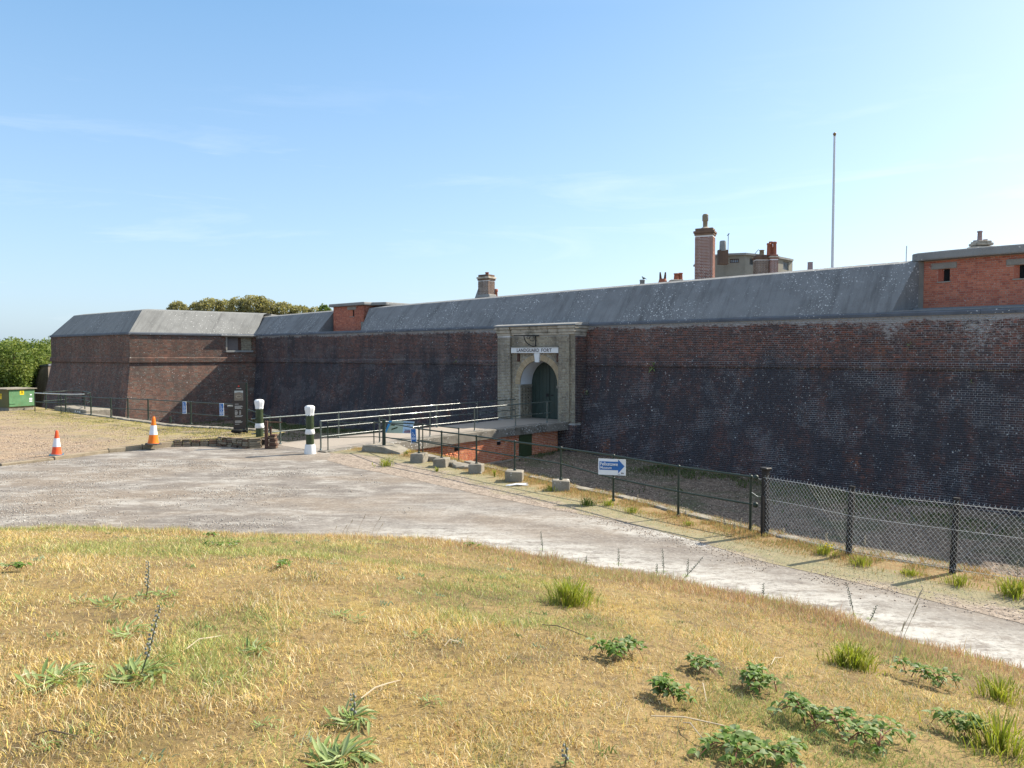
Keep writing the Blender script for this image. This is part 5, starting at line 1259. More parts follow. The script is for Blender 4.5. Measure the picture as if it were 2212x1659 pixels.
mb = MB(); mb.lathe((0, 0, 3.57), [(.3, 0), (.14, .1)], 8); obj('mortar_bed', mb, m_stone, ch); pot(ch, 0, 0, 3.6, .13, .72, m_potb, 1)
# brown chimney left
ch = stack('chimney', 'short brown brick chimney with sloping shoulder above the left parapet', (-1.6, 46), .78, .7, 5.9, 7.75, m_chimb, m_buffm, -.6, single=80)
mb = MB(); mb.extrude([(-.62, -.38, .8), (-.39, -.38, 1.3), (-.39, .36, 1.3), (-.62, .36, .8)], (.02, 0, -.5)); obj('shoulder', mb, m_slab, ch); mb = MB(); mb.bbox((0, 0, .88), (1.0, .8, .2), b=.03); obj('base_flashing', mb, m_slab, ch)
pot(ch, .05, 0, 2.15, .12, .22, m_pot)
o = thing('chimney_pot', 'small terracotta pot to the right of the short brown chimney', 'chimney pot', (-1.02, 46.2, 6.0)); pot(o, 0, 0, 0, .13, 1.25, m_pot)
# tower and others far inside
def B(x, y, Y): return at(2400/1.8517+x*1000/2212/1.8517, 700/1.8517+y*1000/2212/1.8517, Y)
tw = thing('concrete_tower', 'flat roofed grey concrete lookout tower rising behind the parapet', 'tower', (24.5, 74, 6))
def tower():
    A = [B(1000, 715, 73.6), B(1112, 702, 72.7), B(1283, 702, 72.2), B(1560, 712, 74.5), B(1705, 722, 77)]
    for i_, (a, b) in enumerate(zip(A, A[1:])):
        a, b = Vector((a.x, a.y, 0)), Vector((b.x, b.y, 0)); d = (b-a).normalized(); n = Vector((d.y, -d.x, 0)); zt = 12.9
        wins = {1: [(1150, 740, 1230, 778)], 2: [(1325, 735, 1365, 795)], 3: [(1620, 770, 1670, 838)]}.get(i_, [])
        hs_ = []
        for x0, y0, x1, y1 in wins:
            def hit(x, y):
                r_ = ray(2400/1.8517+x*1000/2212/1.8517, 700/1.8517+y*1000/2212/1.8517); o_ = Vector((0, 0, EYE)); return o_+r_*((a-o_).dot(n)/r_.dot(n))
            p0, p1 = hit(x0, y1), hit(x1, y0); hs_.append(((p0-a).dot(d), (p1-a).dot(d), p0.z-6, p1.z-6))
        backing(tw, 'wall', a+Zv*6, b+Zv*6, a+Zv*zt, b+Zv*zt, m_tower, n, t=.3, holes=hs_ or None)
        for h in hs_:
            c = a+d*(h[0]+h[1])/2+Zv*(6+(h[2]+h[3])/2); wv = h[1]-h[0]; hh = h[3]-h[2]
            mb = MB()
            for sx in (-1, 1): mb.box(c+d*sx*(wv/2-.03)-n*.15, (.06, .1, hh), (d, n, Zv))
            for sz in (-1, 1): mb.box(c+Zv*sz*(hh/2-.03)-n*.15, (wv-.12, .1, .06), (d, n, Zv))
            for f_ in ((0,) if wv < .8 else (-.25, .0, .25)): mb.box(c+d*wv*f_-n*.15, (.05, .06, hh-.12), (d, n, Zv))
            f_ = obj('window_frame', mb, m_rusty if i_ == 1 else m_slab, tw); mb = MB(); mb.box(c-n*.2, (wv, .02, hh), (d, n, Zv)); obj('pane', mb, m_glass if i_ != 2 else m_dark, tw)
    pl_ = [Vector((q.x, q.y, 12.9)) for q in A]; pl_ = [q+Vector((0, -.25, 0)) for q in pl_]+[Vector((A[-1].x+.2, A[-1].y+8, 12.9)), Vector((A[0].x, A[0].y+8, 12.9))]
    mb = MB(); mb.extrude(pl_, Zv*.2); obj('roof_slab', mb, m_slab, tw)
    q = B(1085, 790, 71.6); mb = MB(); mb.box((q.x, q.y, 12.6), (.95, .5, 1.4)); obj('flue', mb, m_chimb, tw); mb = MB(); mb.lathe((q.x, q.y, 13.2), [(.34, 0), (.32, .9), (.24, 1.)], 8); obj('flue_pot', mb, m_slab, tw)
    mb = MB(); mb.tube([(q.x+.5, q.y, 12.9), (q.x+.52, q.y, 14.9)], .03, 5); mb.tube([(q.x+.42, q.y, 14.7), (q.x+.62, q.y, 14.9)], .04, 5); obj('mast', mb, m_black, tw)
    mb = MB(); q = B(1140, 690, 76); mb.tube([(q.x-.4, q.y, 13.0), (q.x-.2, q.y, 13.5), (q.x+.3, q.y, 13.5), (q.x+.6, q.y, 13.0)], .04, 5); q = B(1350, 690, 74); mb.tube([(q.x, q.y, 13.0), (q.x+.6, q.y, 13.7)], .03, 5); obj('aerial', mb, m_black, tw)
local(tw, tower)
ch = stack('chimney', 'twin stack of weathered brick with red pots in front of the concrete tower', (20.3, 60), 1.0, .8, 6.5, 10.85, m_chimb, m_chimm, 0, single=90, group='chimneys near the tower')
def bp(x): return B(x, 750, 60).x-20.3
pot(ch, bp(1430), 0, 4.65, .2, .5, m_potb)
ch = stack('chimney', 'stack with the tallest red pots beside the concrete tower', (21.15, 59.7), .62, .8, 6.5, 10.85, m_chim, m_chimm, 0, single=90, group='chimneys near the tower')
for x, h in ((-.34, 1.0), (-.12, 1.15), (.1, 1.1), (.02, .7)): pot(ch, x, random.uniform(-.2, .2), 4.65, .16, h, m_pot)
q = B(555, 955, 42); o = thing('chimney_pot', 'red terracotta pot with two horns above the parapet', 'chimney pot', (q.x, q.y, 6.5)); mb = MB(); mb.lathe((0, 0, 0), [(.33, 0), (.3, .6), (.2, .95)], 12); obj('pot_body', mb, m_pot, o)
for sx in (-1, 1): mb = MB(); mb.tube([(sx*.12, 0, .9), (sx*.14, 0, 1.15), (sx*.15, 0, 1.33)], [.08, .06, .04], 8); obj('horn', mb, m_rusty, o)
q = B(672, 950, 42); ch = thing('chimney', 'low stepped chimney head with two red pots left of the tall brick chimney', 'chimney', (q.x, q.y, 6.3)); 
for k, (w_, z) in enumerate(((1.0, .75), (.86, .9), (.7, 1.02))): mb = MB(); mb.bbox((0, 0, z), (w_, .7, .13 if k else 1.0), b=.02) if k else mb.bbox((0, 0, .38), (w_, .8, .9), b=.02); obj('stone_course', mb, m_stone, ch)
pot(ch, .02, 0, 1.08, .15, .38, m_pot); pot(ch, .28, .1, 1.08, .13, .42, m_pot)
q = B(374, 945, 42); o = thing('vent_pipe', 'small grey vent pot with a bird on top above the left parapet', 'vent', (q.x, q.y, 6.4)); mb = MB(); mb.lathe((0, 0, 0), [(.15, 0), (.14, .9), (.16, .92), (.15, 1.0)], 10); obj('pipe', mb, m_slab, o)
bd = thing('bird', 'small bird perched on the grey vent pot', 'bird', (q.x+.08, q.y, 7.43)); mb = MB(); mb.sphere((0, 0, .06), .06, 8, 6, (1.4, .8, .9)); mb.sphere((-.07, 0, .13), .035, 8, 6); mb.tube([(.05, 0, .06), (.17, 0, .0)], [.03, .008], 5); mb.tube([(-.1, 0, .13), (-.14, 0, .125)], [.012, .003], 4); mb.tube([(0, 0, .03), (0, 0, -.03)], .008, 4); obj('body', mb, m_black, bd)
q = B(1859, 830, 42); o = thing('chimney_pot', 'lone slim brick coloured flue left of the flagpole', 'chimney pot', (q.x, q.y, 6.3)); mb = MB(); mb.lathe((0, 0, 0), [(.2, 0), (.15, 2.05), (.17, 2.1)], 4, smooth=False, rot=.78); obj('flue', mb, m_potp, o)
q = Vector((21.6, 34, 0)); ch = thing('chimney', 'low chimney head with one tall mauve pot above the right lookout roof', 'chimney', (21.66, 34, 6))
for w_, z, h in ((.95, 1.0, 2.2), (.8, 2.2, .12), (.62, 2.3, .1)): mb = MB(); mb.bbox((0, 0, z), (w_, .6, h), b=.02); obj('stone_course', mb, m_stone, ch)
pot(ch, -.07, 0, 2.32, .105, .5, m_potp); pot(ch, -.2, .1, 2.3, .1, .1, m_potp); pot(ch, .22, .05, 2.3, .1, .14, m_potp)
o = thing('flagpole', 'tall slim white flagpole standing bare above the parapet', 'flagpole', (19.6, 45, 0)); mb = MB(); mb.tube([(0, 0, 4), (0, 0, 16.4)], [.1, .065], 10); obj('pole', mb, m_pole, o)
mb = MB(); mb.sphere((0, 0, 16.52), .1, 10, 8); mb.lathe((0, 0, 16.38), [(.07, 0), (.07, .05)], 10); obj('finial', mb, m_brass, o)
mb = MB(); mb.tube([(-.08, -.05, 5), (-.06, -.05, 16.3)], .008, 4); obj('halyard', mb, m_wire, o)
q = at(1960, 590, 25.5); o = thing('iron_rod', 'thin upright rod on the parapet crest by the right lookout', 'rod', (q.x-.05, q.y, 6.3)); mb = MB(); mb.tube([(0, 0, 0), (0, 0, .35), (.01, 0, .58)], .018, 6); obj('rod', mb, m_wire, o)
# mass of the buildings inside the fort, seen only from elsewhere
o = thing('inner_building', 'low keep building hidden inside the fort below the chimneys', 'building', P(4, -12)); mb = MB(); mb.extrude([U*-14+V*0, U*24+V*0, U*24-V*8, U*-14-V*8], Zv*5.8); obj('walls', mb, m_bastm, o)

# ------------------------------------------------------------------ trees and hedge
def crown_mesh(name, blobs, nleaf, size, mat, seed):
    r = np.random.RandomState(seed); P_ = []; tot = sum(b[3]**2*b[4] for b in blobs)
    for x, y, z, rx, rz in blobs:
        n = int(nleaf*rx**2*rz/tot); d = r.normal(size=(n, 3)); d /= np.linalg.norm(d, axis=1)[:, None]
        rad = r.uniform(.55, 1.03, n)**.6; rad *= 1+.18*(fbm(d[:, 0]*4+x+9, d[:, 2]*4+d[:, 1]*3+z+20)-.5)*2
        P_.append(np.column_stack([x+d[:, 0]*rx*rad, y+d[:, 1]*rx*rad, z+d[:, 2]*rz*rad]))
    C = np.concatenate(P_); n = len(C); a = r.normal(size=(n, 3)); a /= np.linalg.norm(a, axis=1)[:, None]
    b = np.cross(a, r.normal(size=(n, 3))); b /= np.linalg.norm(b, axis=1)[:, None]; s = size*r.uniform(.6, 1.3, n)[:, None]
    vs = np.stack([C-a*s, C-b*s*.45, C+a*s, C+b*s*.45], 1).reshape(-1, 3); q = np.arange(n*4).reshape(-1, 4)
    cl_ = fbm(C[:, 0]*1.2+40, C[:, 2]*1.5+C[:, 1]*.7+40, 2); rn = np.repeat(np.clip(cl_*1.3-.15+r.uniform(-.22, .22, n), 0.01, .99), 4)
    return fast_mesh(name, vs, q, None, mat, {'rnd': rn})
def tree(name, label, cat, base, blobs, n, size, mat, seed, group=None, trunk=.2):
    o = thing(name, label, cat, base, group); r = random.Random(seed); b0 = Vector(base)
    mb = MB(); top = max(b[2] for b in blobs)-b0.z
    mb.tube([(0, 0, -.3), (.1, 0, top*.3), (.0, .1, top*.6)], [trunk, trunk*.8, trunk*.5], 8); obj('trunk', mb, m_bark, o)
    for b in blobs:
        c = Vector(b[:3])-b0; mb = MB(); mb.tube([(0, .05, top*.4), (c.x*.5, c.y*.5, top*.4+(c.z-top*.4)*.5+.2), c, c+Vector((r.uniform(-.3, .3), 0, b[4]*.6))], [trunk*.5, trunk*.32, trunk*.2, .03], 6); obj('limb', mb, m_bark, o)
    me = crown_mesh('crown', [(b[0]-b0.x, b[1]-b0.y, b[2]-b0.z, b[3], b[4]) for b in blobs], n, size, mat, seed); obj('crown', me, None, o); return o
def far(px, py, Y, w_, h_):   # blob whose top centre is at pixel; w,h radii in m
    q = at(px, py, Y); return (q.x, q.y, q.z-h_, w_, h_)
def tbase(px, Y): q = at(px, 700, Y); return (q.x, q.y, -1.6)
tree('tree', 'small olive tree at the left end of the row behind the bastion', 'tree', tbase(386, 95), [far(384, 650, 95, 1.1, 1.4), far(372, 656, 95, .7, 1), far(398, 657, 95, .7, 1)], 2600, .16, m_olive, 1, 'trees behind the bastion')
tree('tree', 'broad olive tree behind the bastion, second in the row', 'tree', tbase(455, 96), [far(455, 645, 96, 2., 1.8), far(425, 652, 96, 1.2, 1.4), far(485, 646, 96, 1.3, 1.5)], 6000, .17, m_olive, 2, 'trees behind the bastion')
tree('tree', 'tallest olive tree behind the bastion', 'tree', tbase(540, 94), [far(548, 638, 94, 2., 2), far(515, 643, 94, 1.6, 1.7), far(575, 645, 94, 1.5, 1.5), far(565, 639, 94, .8, 1)], 8000, .17, m_olive, 3, 'trees behind the bastion')
tree('tree', 'low spreading olive tree left of the small lookout', 'tree', tbase(640, 95), [far(612, 653, 95, 1.7, 1.4), far(650, 660, 95, 1.7, 1.3), far(680, 662, 95, 1.0, 1.)], 6500, .16, m_olive, 4, 'trees behind the bastion')
tree('tree', 'green tree top just left of the small brick lookout', 'tree', tbase(700, 92), [far(700, 657, 92, .8, 1.1), far(708, 664, 92, .7, .9)], 1600, .15, m_hedge, 5, 'trees behind the bastion')
tree('tree', 'green tree top just right of the small brick lookout', 'tree', tbase(832, 93), [far(832, 656, 93, .9, 1.1)], 1400, .15, m_hedge, 6, 'trees behind the bastion')
hb = [('dense green thicket at the far left edge behind the cabinet', -8, 733, 60, 15), ('dense green thicket between the left edge and the outwork', 38, 731, 64, 16), ('dense green thicket touching the bastion shoulder', 85, 729, 72, 17), ('thicket beyond the left edge of the yard', -90, 735, 60, 18)]
for lab, px, py, Y, sd_ in hb:
    r = random.Random(sd_); bl = []
    for k in range(9): bl.append(far(px+r.uniform(-48, 40), py+r.uniform(-4, 26), Y+r.uniform(-1.5, 2.5), r.uniform(1.2, 1.9), r.uniform(1.4, 2.2)))
    for k in range(6): q = at(px+r.uniform(-45, 35), 800, Y+r.uniform(-1, 1)); bl.append((q.x, q.y, r.uniform(-.2, 1.2), r.uniform(1.4, 2.), 1.9))
    tree('thicket', lab, 'bushes', tbase(px, Y), bl, 26000, .13, m_hedge, sd_, 'thickets at the left')

# ------------------------------------------------------------------ grass on the bank
def in_bank(x, y):
    px = bank_poly; ins = np.zeros(x.shape, bool); j = len(px)-1
    for i in range(len(px)):
        xi, yi = px[i]; xj, yj = px[j]
        if yi != yj: ins ^= ((yi > y) != (yj > y)) & (x < (xj-xi)*(y-yi)/(yj-yi)+xi)
        j = i
    return ins
def blades(x, y, z, h, wd, lean, cols, rs):
    n = len(x); a = rs.uniform(0, 2*np.pi, n); la = rs.uniform(0, 2*np.pi, n)
    dx, dy = np.cos(a)*wd, np.sin(a)*wd; lx, ly = np.cos(la)*lean*h, np.sin(la)*lean*h; hz = h*np.sqrt(np.clip(1-lean**2, .05, 1))
    V5 = np.zeros((n, 5, 3)); B0 = np.column_stack([x, y, z-.005])
    V5[:, 0] = B0-np.column_stack([dx, dy, 0*x]); V5[:, 1] = B0+np.column_stack([dx, dy, 0*x])
    mid = B0+np.column_stack([lx*.35, ly*.35, hz*.6]); V5[:, 2] = mid-np.column_stack([dx, dy, 0*x])*.75; V5[:, 3] = mid+np.column_stack([dx, dy, 0*x])*.75
    V5[:, 4] = B0+np.column_stack([lx, ly, hz])
    i = np.arange(n)*5; T_ = np.concatenate([np.column_stack([i, i+1, i+3]), np.column_stack([i, i+3, i+2]), np.column_stack([i+2, i+3, i+4])])
    return V5.reshape(-1, 3), T_, np.repeat(cols, 5, 0)
rs = np.random.RandomState(11); N = 700000
yy = 1.9+rs.rand(N)**1.35*12.5; xx = (rs.rand(N)*2-1)*(yy*.74+1.3)
keep = in_bank(xx, yy); xx, yy = xx[keep], yy[keep]; zz = z_bank(xx, yy)
de, te = dist_poly(xx, yy, EDGE)
cl1 = fbm(xx*1.6, yy*1.6+9, 3); cl2 = fbm(xx*.6+31, yy*.6+5, 3); cl3 = fbm(xx*3.1+3, yy*3.1+50, 2)
kk = rs.rand(len(xx)) < np.clip(.5+(cl1-.3)*1.6, .42, 1); xx, yy, zz, de, te, cl1, cl2, cl3 = (a[kk] for a in (xx, yy, zz, de, te, cl1, cl2, cl3)); n = len(xx)
pal = np.array([(.76, .56, .24), (.82, .66, .36), (.68, .47, .2), (.86, .75, .5), (.5, .33, .14), (.76, .6, .18)])
cc = pal[rs.randint(0, len(pal), n)]; g_ = np.array([(.4, .45, .14), (.3, .37, .11), (.5, .52, .2)])[rs.randint(0, 3, n)]; rd = np.array([(.5, .3, .18), (.56, .38, .26)])[rs.randint(0, 2, n)]
pg = np.clip((cl2-.45)*3.5+.3+.2*(cl3-.5)+.3*np.clip(1.2-de/2.2, 0, 1), .12, .8); right = np.clip((xx*1.2-yy*.2)/3, 0, 1)*.22
cc = np.where((rs.rand(n) < pg+right)[:, None], g_, cc); red = np.clip(1.3-de/2.1, 0, 1)*np.clip((te-38)/3, 0.3, 1)*.62
cc = np.where((rs.rand(n) < red)[:, None], rd, cc); cc = cc*rs.uniform(.7, 1.1, (n, 1))*(.78+.4*cl3)[:, None]
edge = np.clip(1.4-de/1.2, 0, 1)
h = rs.uniform(.012, .062, n)*(.4+cl3*.9+.8*np.clip(cl1-.5, 0, 1)*3)*(1+1.0*edge)+(rs.rand(n) < .03)*rs.uniform(.02, .09, n); lean = rs.uniform(.3, .99, n)**.8*(1-.45*edge)
vs, ts, cs = blades(xx, yy, zz, h, rs.uniform(.0009, .0022, n)*(1+.07*yy), lean, cc, rs)
obj('dry_grass', fast_mesh('dry_grass', vs, None, ts, m_blade, cols=cs), None, label='dry straw coloured grass with green and reddish patches covering the near bank', cat='grass', kind='stuff')
# low broad leaved weeds scattered through the turf
nc_ = 420; cy_ = 2.3+rs.rand(nc_)**1.2*10; cx_ = (rs.rand(nc_)*2-1)*(cy_*.74+1); kk = in_bank(cx_, cy_) & (fbm(cx_*.8+5, cy_*.8+15, 3)+.05*(cx_ > 0) > .47); cx_, cy_ = cx_[kk], cy_[kk]; nb = 16
wx = np.repeat(cx_, nb)+rs.normal(0, .028, len(cx_)*nb); wy = np.repeat(cy_, nb)+rs.normal(0, .028, len(cx_)*nb); tone = np.repeat(rs.randint(0, 4, len(cx_)), nb)
cc = np.array([(.2, .29, .1), (.3, .38, .16), (.26, .36, .22), (.16, .22, .07)])[tone]*rs.uniform(.8, 1.2, (len(wx), 1)); n = len(wx)
vs, ts, cs = blades(wx, wy, z_bank(wx, wy)+.012, rs.uniform(.02, .055, n)*np.repeat(rs.uniform(.5, 1.2, len(cx_)), nb), rs.uniform(.003, .006, n), rs.uniform(.5, .97, n), cc, rs)
obj('low_weeds', fast_mesh('low_weeds', vs, None, ts, m_blade, cols=cs), None, label='small low green weeds scattered through the dry grass of the bank', cat='weeds', kind='stuff')
# grass along the verge and yard edge
N = 52000; s_ = rs.rand(N)*24; lp_ = np.array(LIP_R+LIP_S[:2]); seglen = np.hypot(*np.diff(lp_, axis=0).T); cum = np.r_[0, np.cumsum(seglen)]; s_ = rs.rand(N)*cum[-1]
k = np.clip(np.searchsorted(cum, s_)-1, 0, len(seglen)-1); f_ = (s_-cum[k])/seglen[k]; base_ = lp_[k]+(lp_[k+1]-lp_[k])*f_[:, None]; dr_ = (lp_[k+1]-lp_[k])/seglen[k][:, None]
inn = np.column_stack([dr_[:, 1], -dr_[:, 0]]); off_ = np.abs(rs.normal(0, .55, N))+.02; pt = base_+inn*off_[:, None]
c1 = fbm(pt[:, 0]*1.8+60, pt[:, 1]*1.8+2, 3); kk = (c1+rs.rand(N)*.1 > .44) & (off_ < 1.9); pt = pt[kk]; n = len(pt); c1 = c1[kk]; off_ = off_[kk]
cc = np.array([(.5, .33, .13), (.6, .44, .2), (.42, .25, .1), (.32, .34, .11), (.25, .29, .09), (.48, .28, .12)])[rs.randint(0, 6, n)]*rs.uniform(.8, 1.1, (n, 1))
vs, ts, cs = blades(pt[:, 0], pt[:, 1], 0*c1+.012, rs.uniform(.02, .09, n)*np.clip(1.4-off_*.8, .25, 1.4), rs.uniform(.002, .005, n), rs.uniform(.1, .8, n), cc, rs)
obj('verge_grass', fast_mesh('verge_grass', vs, None, ts, m_blade, cols=cs), None, label='thin orange and green grass along the ditch edge beside the road fence', cat='grass', kind='stuff')
N = 16000; uu = rs.uniform(-24, -.8, N); vv = 13.8+np.abs(rs.normal(0, 1.3, N)); px_ = G0.x+U.x*uu+V.x*vv; py_ = G0.y+U.y*uu+V.y*vv
c1 = fbm(px_*.9+7, py_*.9+7, 3); kk = c1 > .46; px_, py_ = px_[kk], py_[kk]; n = len(px_); cc = np.array([(.42, .33, .12), (.3, .3, .09), (.22, .25, .07), (.5, .4, .18)])[rs.randint(0, 4, n)]
vs, ts, cs = blades(px_, py_, z_left(px_, py_), rs.uniform(.02, .08, n), rs.uniform(.004, .009, n), rs.uniform(.1, .8, n), cc, rs)
obj('yard_grass', fast_mesh('yard_grass', vs, None, ts, m_blade, cols=cs), None, label='thin yellow green grass on the gravel yard near the ditch railing', cat='grass', kind='stuff')
# ditch weeds along the foot of the wall
N = 30000; uu = rs.uniform(-26, 24, N); vv = np.abs(rs.normal(0, 2.2, N))+.85; px_ = G0.x+U.x*uu+V.x*vv; py_ = G0.y+U.y*uu+V.y*vv; c1 = fbm(uu*.5+70, vv*.5+70, 3); kk = c1+.16*(uu < -1)-.02*vv > .5
px_, py_ = px_[kk], py_[kk]; n = len(px_); cc = np.array([(.09, .13, .04), (.13, .17, .05), (.07, .1, .04), (.2, .17, .09)])[rs.randint(0, 4, n)]
vs, ts, cs = blades(px_, py_, z_floor(px_, py_), rs.uniform(.05, .2, n), rs.uniform(.008, .022, n), rs.uniform(.2, .9, n), cc, rs)
obj('ditch_weeds', fast_mesh('ditch_weeds', vs, None, ts, m_blade, cols=cs), None, label='dark green weeds in the shaded ditch at the foot of the wall', cat='weeds', kind='stuff')
# loose stones
def stones(name, label, pts, size, cols, zf):
    n = len(pts); r = np.random.RandomState(5); s = size*r.uniform(.5, 1.4, n); base_ = np.array([(1, 0, 0), (0, 1, 0), (-1, 0, 0), (0, -1, 0), (0, 0, .7), (0, 0, -.5)], float)
    an = r.uniform(0, 6.28, n); ca, sa = np.cos(an), np.sin(an); V6 = base_[None]*(s[:, None, None])*r.uniform(.6, 1.3, (n, 6, 1)); V6[:, :, 1] *= .7
    x = V6[:, :, 0]*ca[:, None]-V6[:, :, 1]*sa[:, None]; y = V6[:, :, 0]*sa[:, None]+V6[:, :, 1]*ca[:, None]
    co = np.stack([x+pts[:, 0:1], y+pts[:, 1:2], V6[:, :, 2]+(zf(pts[:, 0], pts[:, 1])+s*.2)[:, None]], 2).reshape(-1, 3)
    t = np.array([(0, 1, 4), (1, 2, 4), (2, 3, 4), (3, 0, 4), (1, 0, 5), (2, 1, 5), (3, 2, 5), (0, 3, 5)]); T_ = (np.arange(n)[:, None, None]*6+t[None]).reshape(-1, 3)
    c = np.repeat(np.array(cols)[r.randint(0, len(cols), n)]*r.uniform(.8, 1.15, (n, 1)), 6, 0)
    obj(name, fast_mesh(name, co, None, T_, m_stonecol, cols=c), None, label=label, cat='gravel', kind='stuff')
m_ = M('loose stone'); m_stonecol = m_.out(m_.attr('Col').outputs['Color'], .85)
r = np.random.RandomState(21); N = 30000; y = 12.6+r.rand(N)**1.2*10; x = -16+r.rand(N)*14; c1 = fbm(x*.6+3, y*.9+3, 3); d_e, _ = dist_poly(x, y, EDGE); d_k, _ = dist_poly(x, y, KERB)
bnd = np.interp(x, [-16, -9, -4, -2], [21.5, 21.5, 19, 16]); kk = (c1+r.rand(N)*.3-.15-(x+9)*.025 > .5) & (y < np.interp(x, [p_[0] for p_ in KERB], [p_[1] for p_ in KERB])-.1) & (y < bnd)
kk &= y > np.interp(x, [e_[0] for e_ in EDGE], [e_[1] for e_ in EDGE])+.2
stones('loose_gravel', 'pale and dark loose stones scattered over the left part of the road', np.column_stack([x[kk], y[kk]]), 0.014, [(.42, .4, .37), (.32, .3, .27), (.52, .5, .46), (.14, .13, .12), (.36, .3, .24)], lambda a, b: 0*a)
N = 26000; uu = r.uniform(-26, -1, N); vv = r.uniform(14.2, 24, N); pt = np.column_stack([G0.x+U.x*uu+V.x*vv, G0.y+U.y*uu+V.y*vv]); kd, _ = dist_poly(pt[:, 0], pt[:, 1], KERB)
kk = (pt[:, 1] > np.interp(pt[:, 0], [p_[0] for p_ in KERB], [p_[1] for p_ in KERB])+.3) & (kd > .3) & (fbm(pt[:, 0]*.7+11, pt[:, 1]*.7+3, 3)+vv*.012 > .6) & (pt[:, 0] < -9.2)
stones('yard_gravel', 'pinkish loose gravel over the yard at the left', pt[kk], .02, [(.42, .3, .22), (.34, .26, .2), (.5, .4, .32), (.2, .16, .13)], lambda a, b: z_left(a, b))
N = 16000; s_ = r.rand(N)*cum[-1]; k = np.clip(np.searchsorted(cum, s_)-1, 0, len(seglen)-1); f_ = (s_-cum[k])/seglen[k]; base_ = lp_[k]+(lp_[k+1]-lp_[k])*f_[:, None]; dr_ = (lp_[k+1]-lp_[k])/seglen[k][:, None]; inn = np.column_stack([dr_[:, 1], -dr_[:, 0]])
pt = base_+inn*(r.normal(1.75, .2, N))[:, None]; far_ = (s_ > 5) & (r.rand(N) < .3); pt = pt[far_]
stones('shingle', 'brown shingle stones in a band between the mossy strip and the road', pt, .011, [(.38, .3, .23), (.46, .38, .31), (.32, .25, .19), (.55, .47, .4)], lambda a, b: 0*a+.003)
N = 16000; uu = r.uniform(3, 23, N); vv = r.uniform(.9, 11, N); pt = np.column_stack([G0.x+U.x*uu+V.x*vv, G0.y+U.y*uu+V.y*vv])
stones('ditch_stones', 'loose brown shingle stones lying in the ditch', pt, .026, [(.3, .24, .18), (.2, .16, .12), (.45, .38, .3), (.12, .1, .08)], lambda a, b: z_floor(a, b)+.005)

# ------------------------------------------------------------------ plants one can count
def leaf_mesh(name, L, W_, fold, droop, mat, n=4):
    vs = []; fs = []
    for k in range(n+1):
        t = k/n; w_ = W_*math.sin(math.pi*min(1, t*1.02+.02))**.8*(1 if t < .6 else 1.0); z = -droop*L*t*t
        vs += [(t*L, -w_/2, z+fold*w_), (t*L, 0, z), (t*L, w_/2, z+fold*w_)]
    for k in range(n):
        for j in (0, 1): fs.append((k*3+j, k*3+j+1, k*3+j+4, k*3+j+3))
    me = mesh_from(name, vs, fs, [mat], None, [True]*len(fs)); return me
lf_r = [leaf_mesh('leaf', .12, .02, .25, .35, m_rose), leaf_mesh('leaf', .095, .019, .2, -.1, m_rose)]
lf_b = [leaf_mesh('leaf', .044, .03, .25, .35, m_bram), leaf_mesh('leaf', .052, .034, .2, .5, m_bram)]
def zb1(x, y): return float(z_bank(np.array([x]), np.array([y]))[0])
def on_bank(px, py):
    z = 1.2
    for _ in range(12): q = G(px, py, z); z = .5*z+.5*zb1(q.x, q.y)
    q = G(px, py, z); return Vector((q.x, q.y, zb1(q.x, q.y)))
def rosette(label, px, py, n=16, s=1., spike=0, ground=None, group='leafy rosettes on the dry bank', lean=0.):
    q = ground or on_bank(px, py); o = thing('rosette_plant', label, 'plant', q, group); r = random.Random(int(px*7+py)); s *= .8; n = int(n*2.1)
    for k in range(n):
        l = bpy.data.objects.new('leaf', lf_r[k % 2]); COL.objects.link(l); l.parent = o
        el = r.uniform(.05, .75) if k % 3 else r.uniform(0, .3); rad = r.uniform(0, .12)*s; a = k*2.4+r.uniform(-.3, .3)
        l.location = (rad*math.cos(a+1), rad*math.sin(a+1), .018+.012*r.random()); l.rotation_euler = (r.uniform(-.3, .3), -el, a); l.scale = (s*r.uniform(.6, 1.1),)*3
    if spike:
        mb = MB(); tip = Vector((lean, 0, spike)); mb.tube([(0, 0, 0), tip*.5+Vector((.01, 0, 0)), tip], [.005, .004, .002], 5); st = obj('stem', mb, m_stemg, o)
        mb = MB()
        for k in range(int(spike*70)):
            t = .3+.7*k/(spike*70); c = tip*t; a = k*2.4; mb.sphere(c+Vector((math.cos(a)*.012, math.sin(a)*.012, 0)), .008*(1.15-t*.5), 5, 4, (1, 1, 1.2))
        obj('flower_spike', mb, m_flower, o)
        for k in range(12):
            t = k/12*.8; l = bpy.data.objects.new('leaf', lf_r[1]); COL.objects.link(l); l.parent = o; l.location = tip*t; l.rotation_euler = (0, -.7, k*2.4); l.scale = (.45*s,)*3
    return o
def crop(cx, cy): return (cx*.5, 1080+cy*.5)
def cropr(cx, cy): return (1106+cx*.5, 1080+cy*.5)
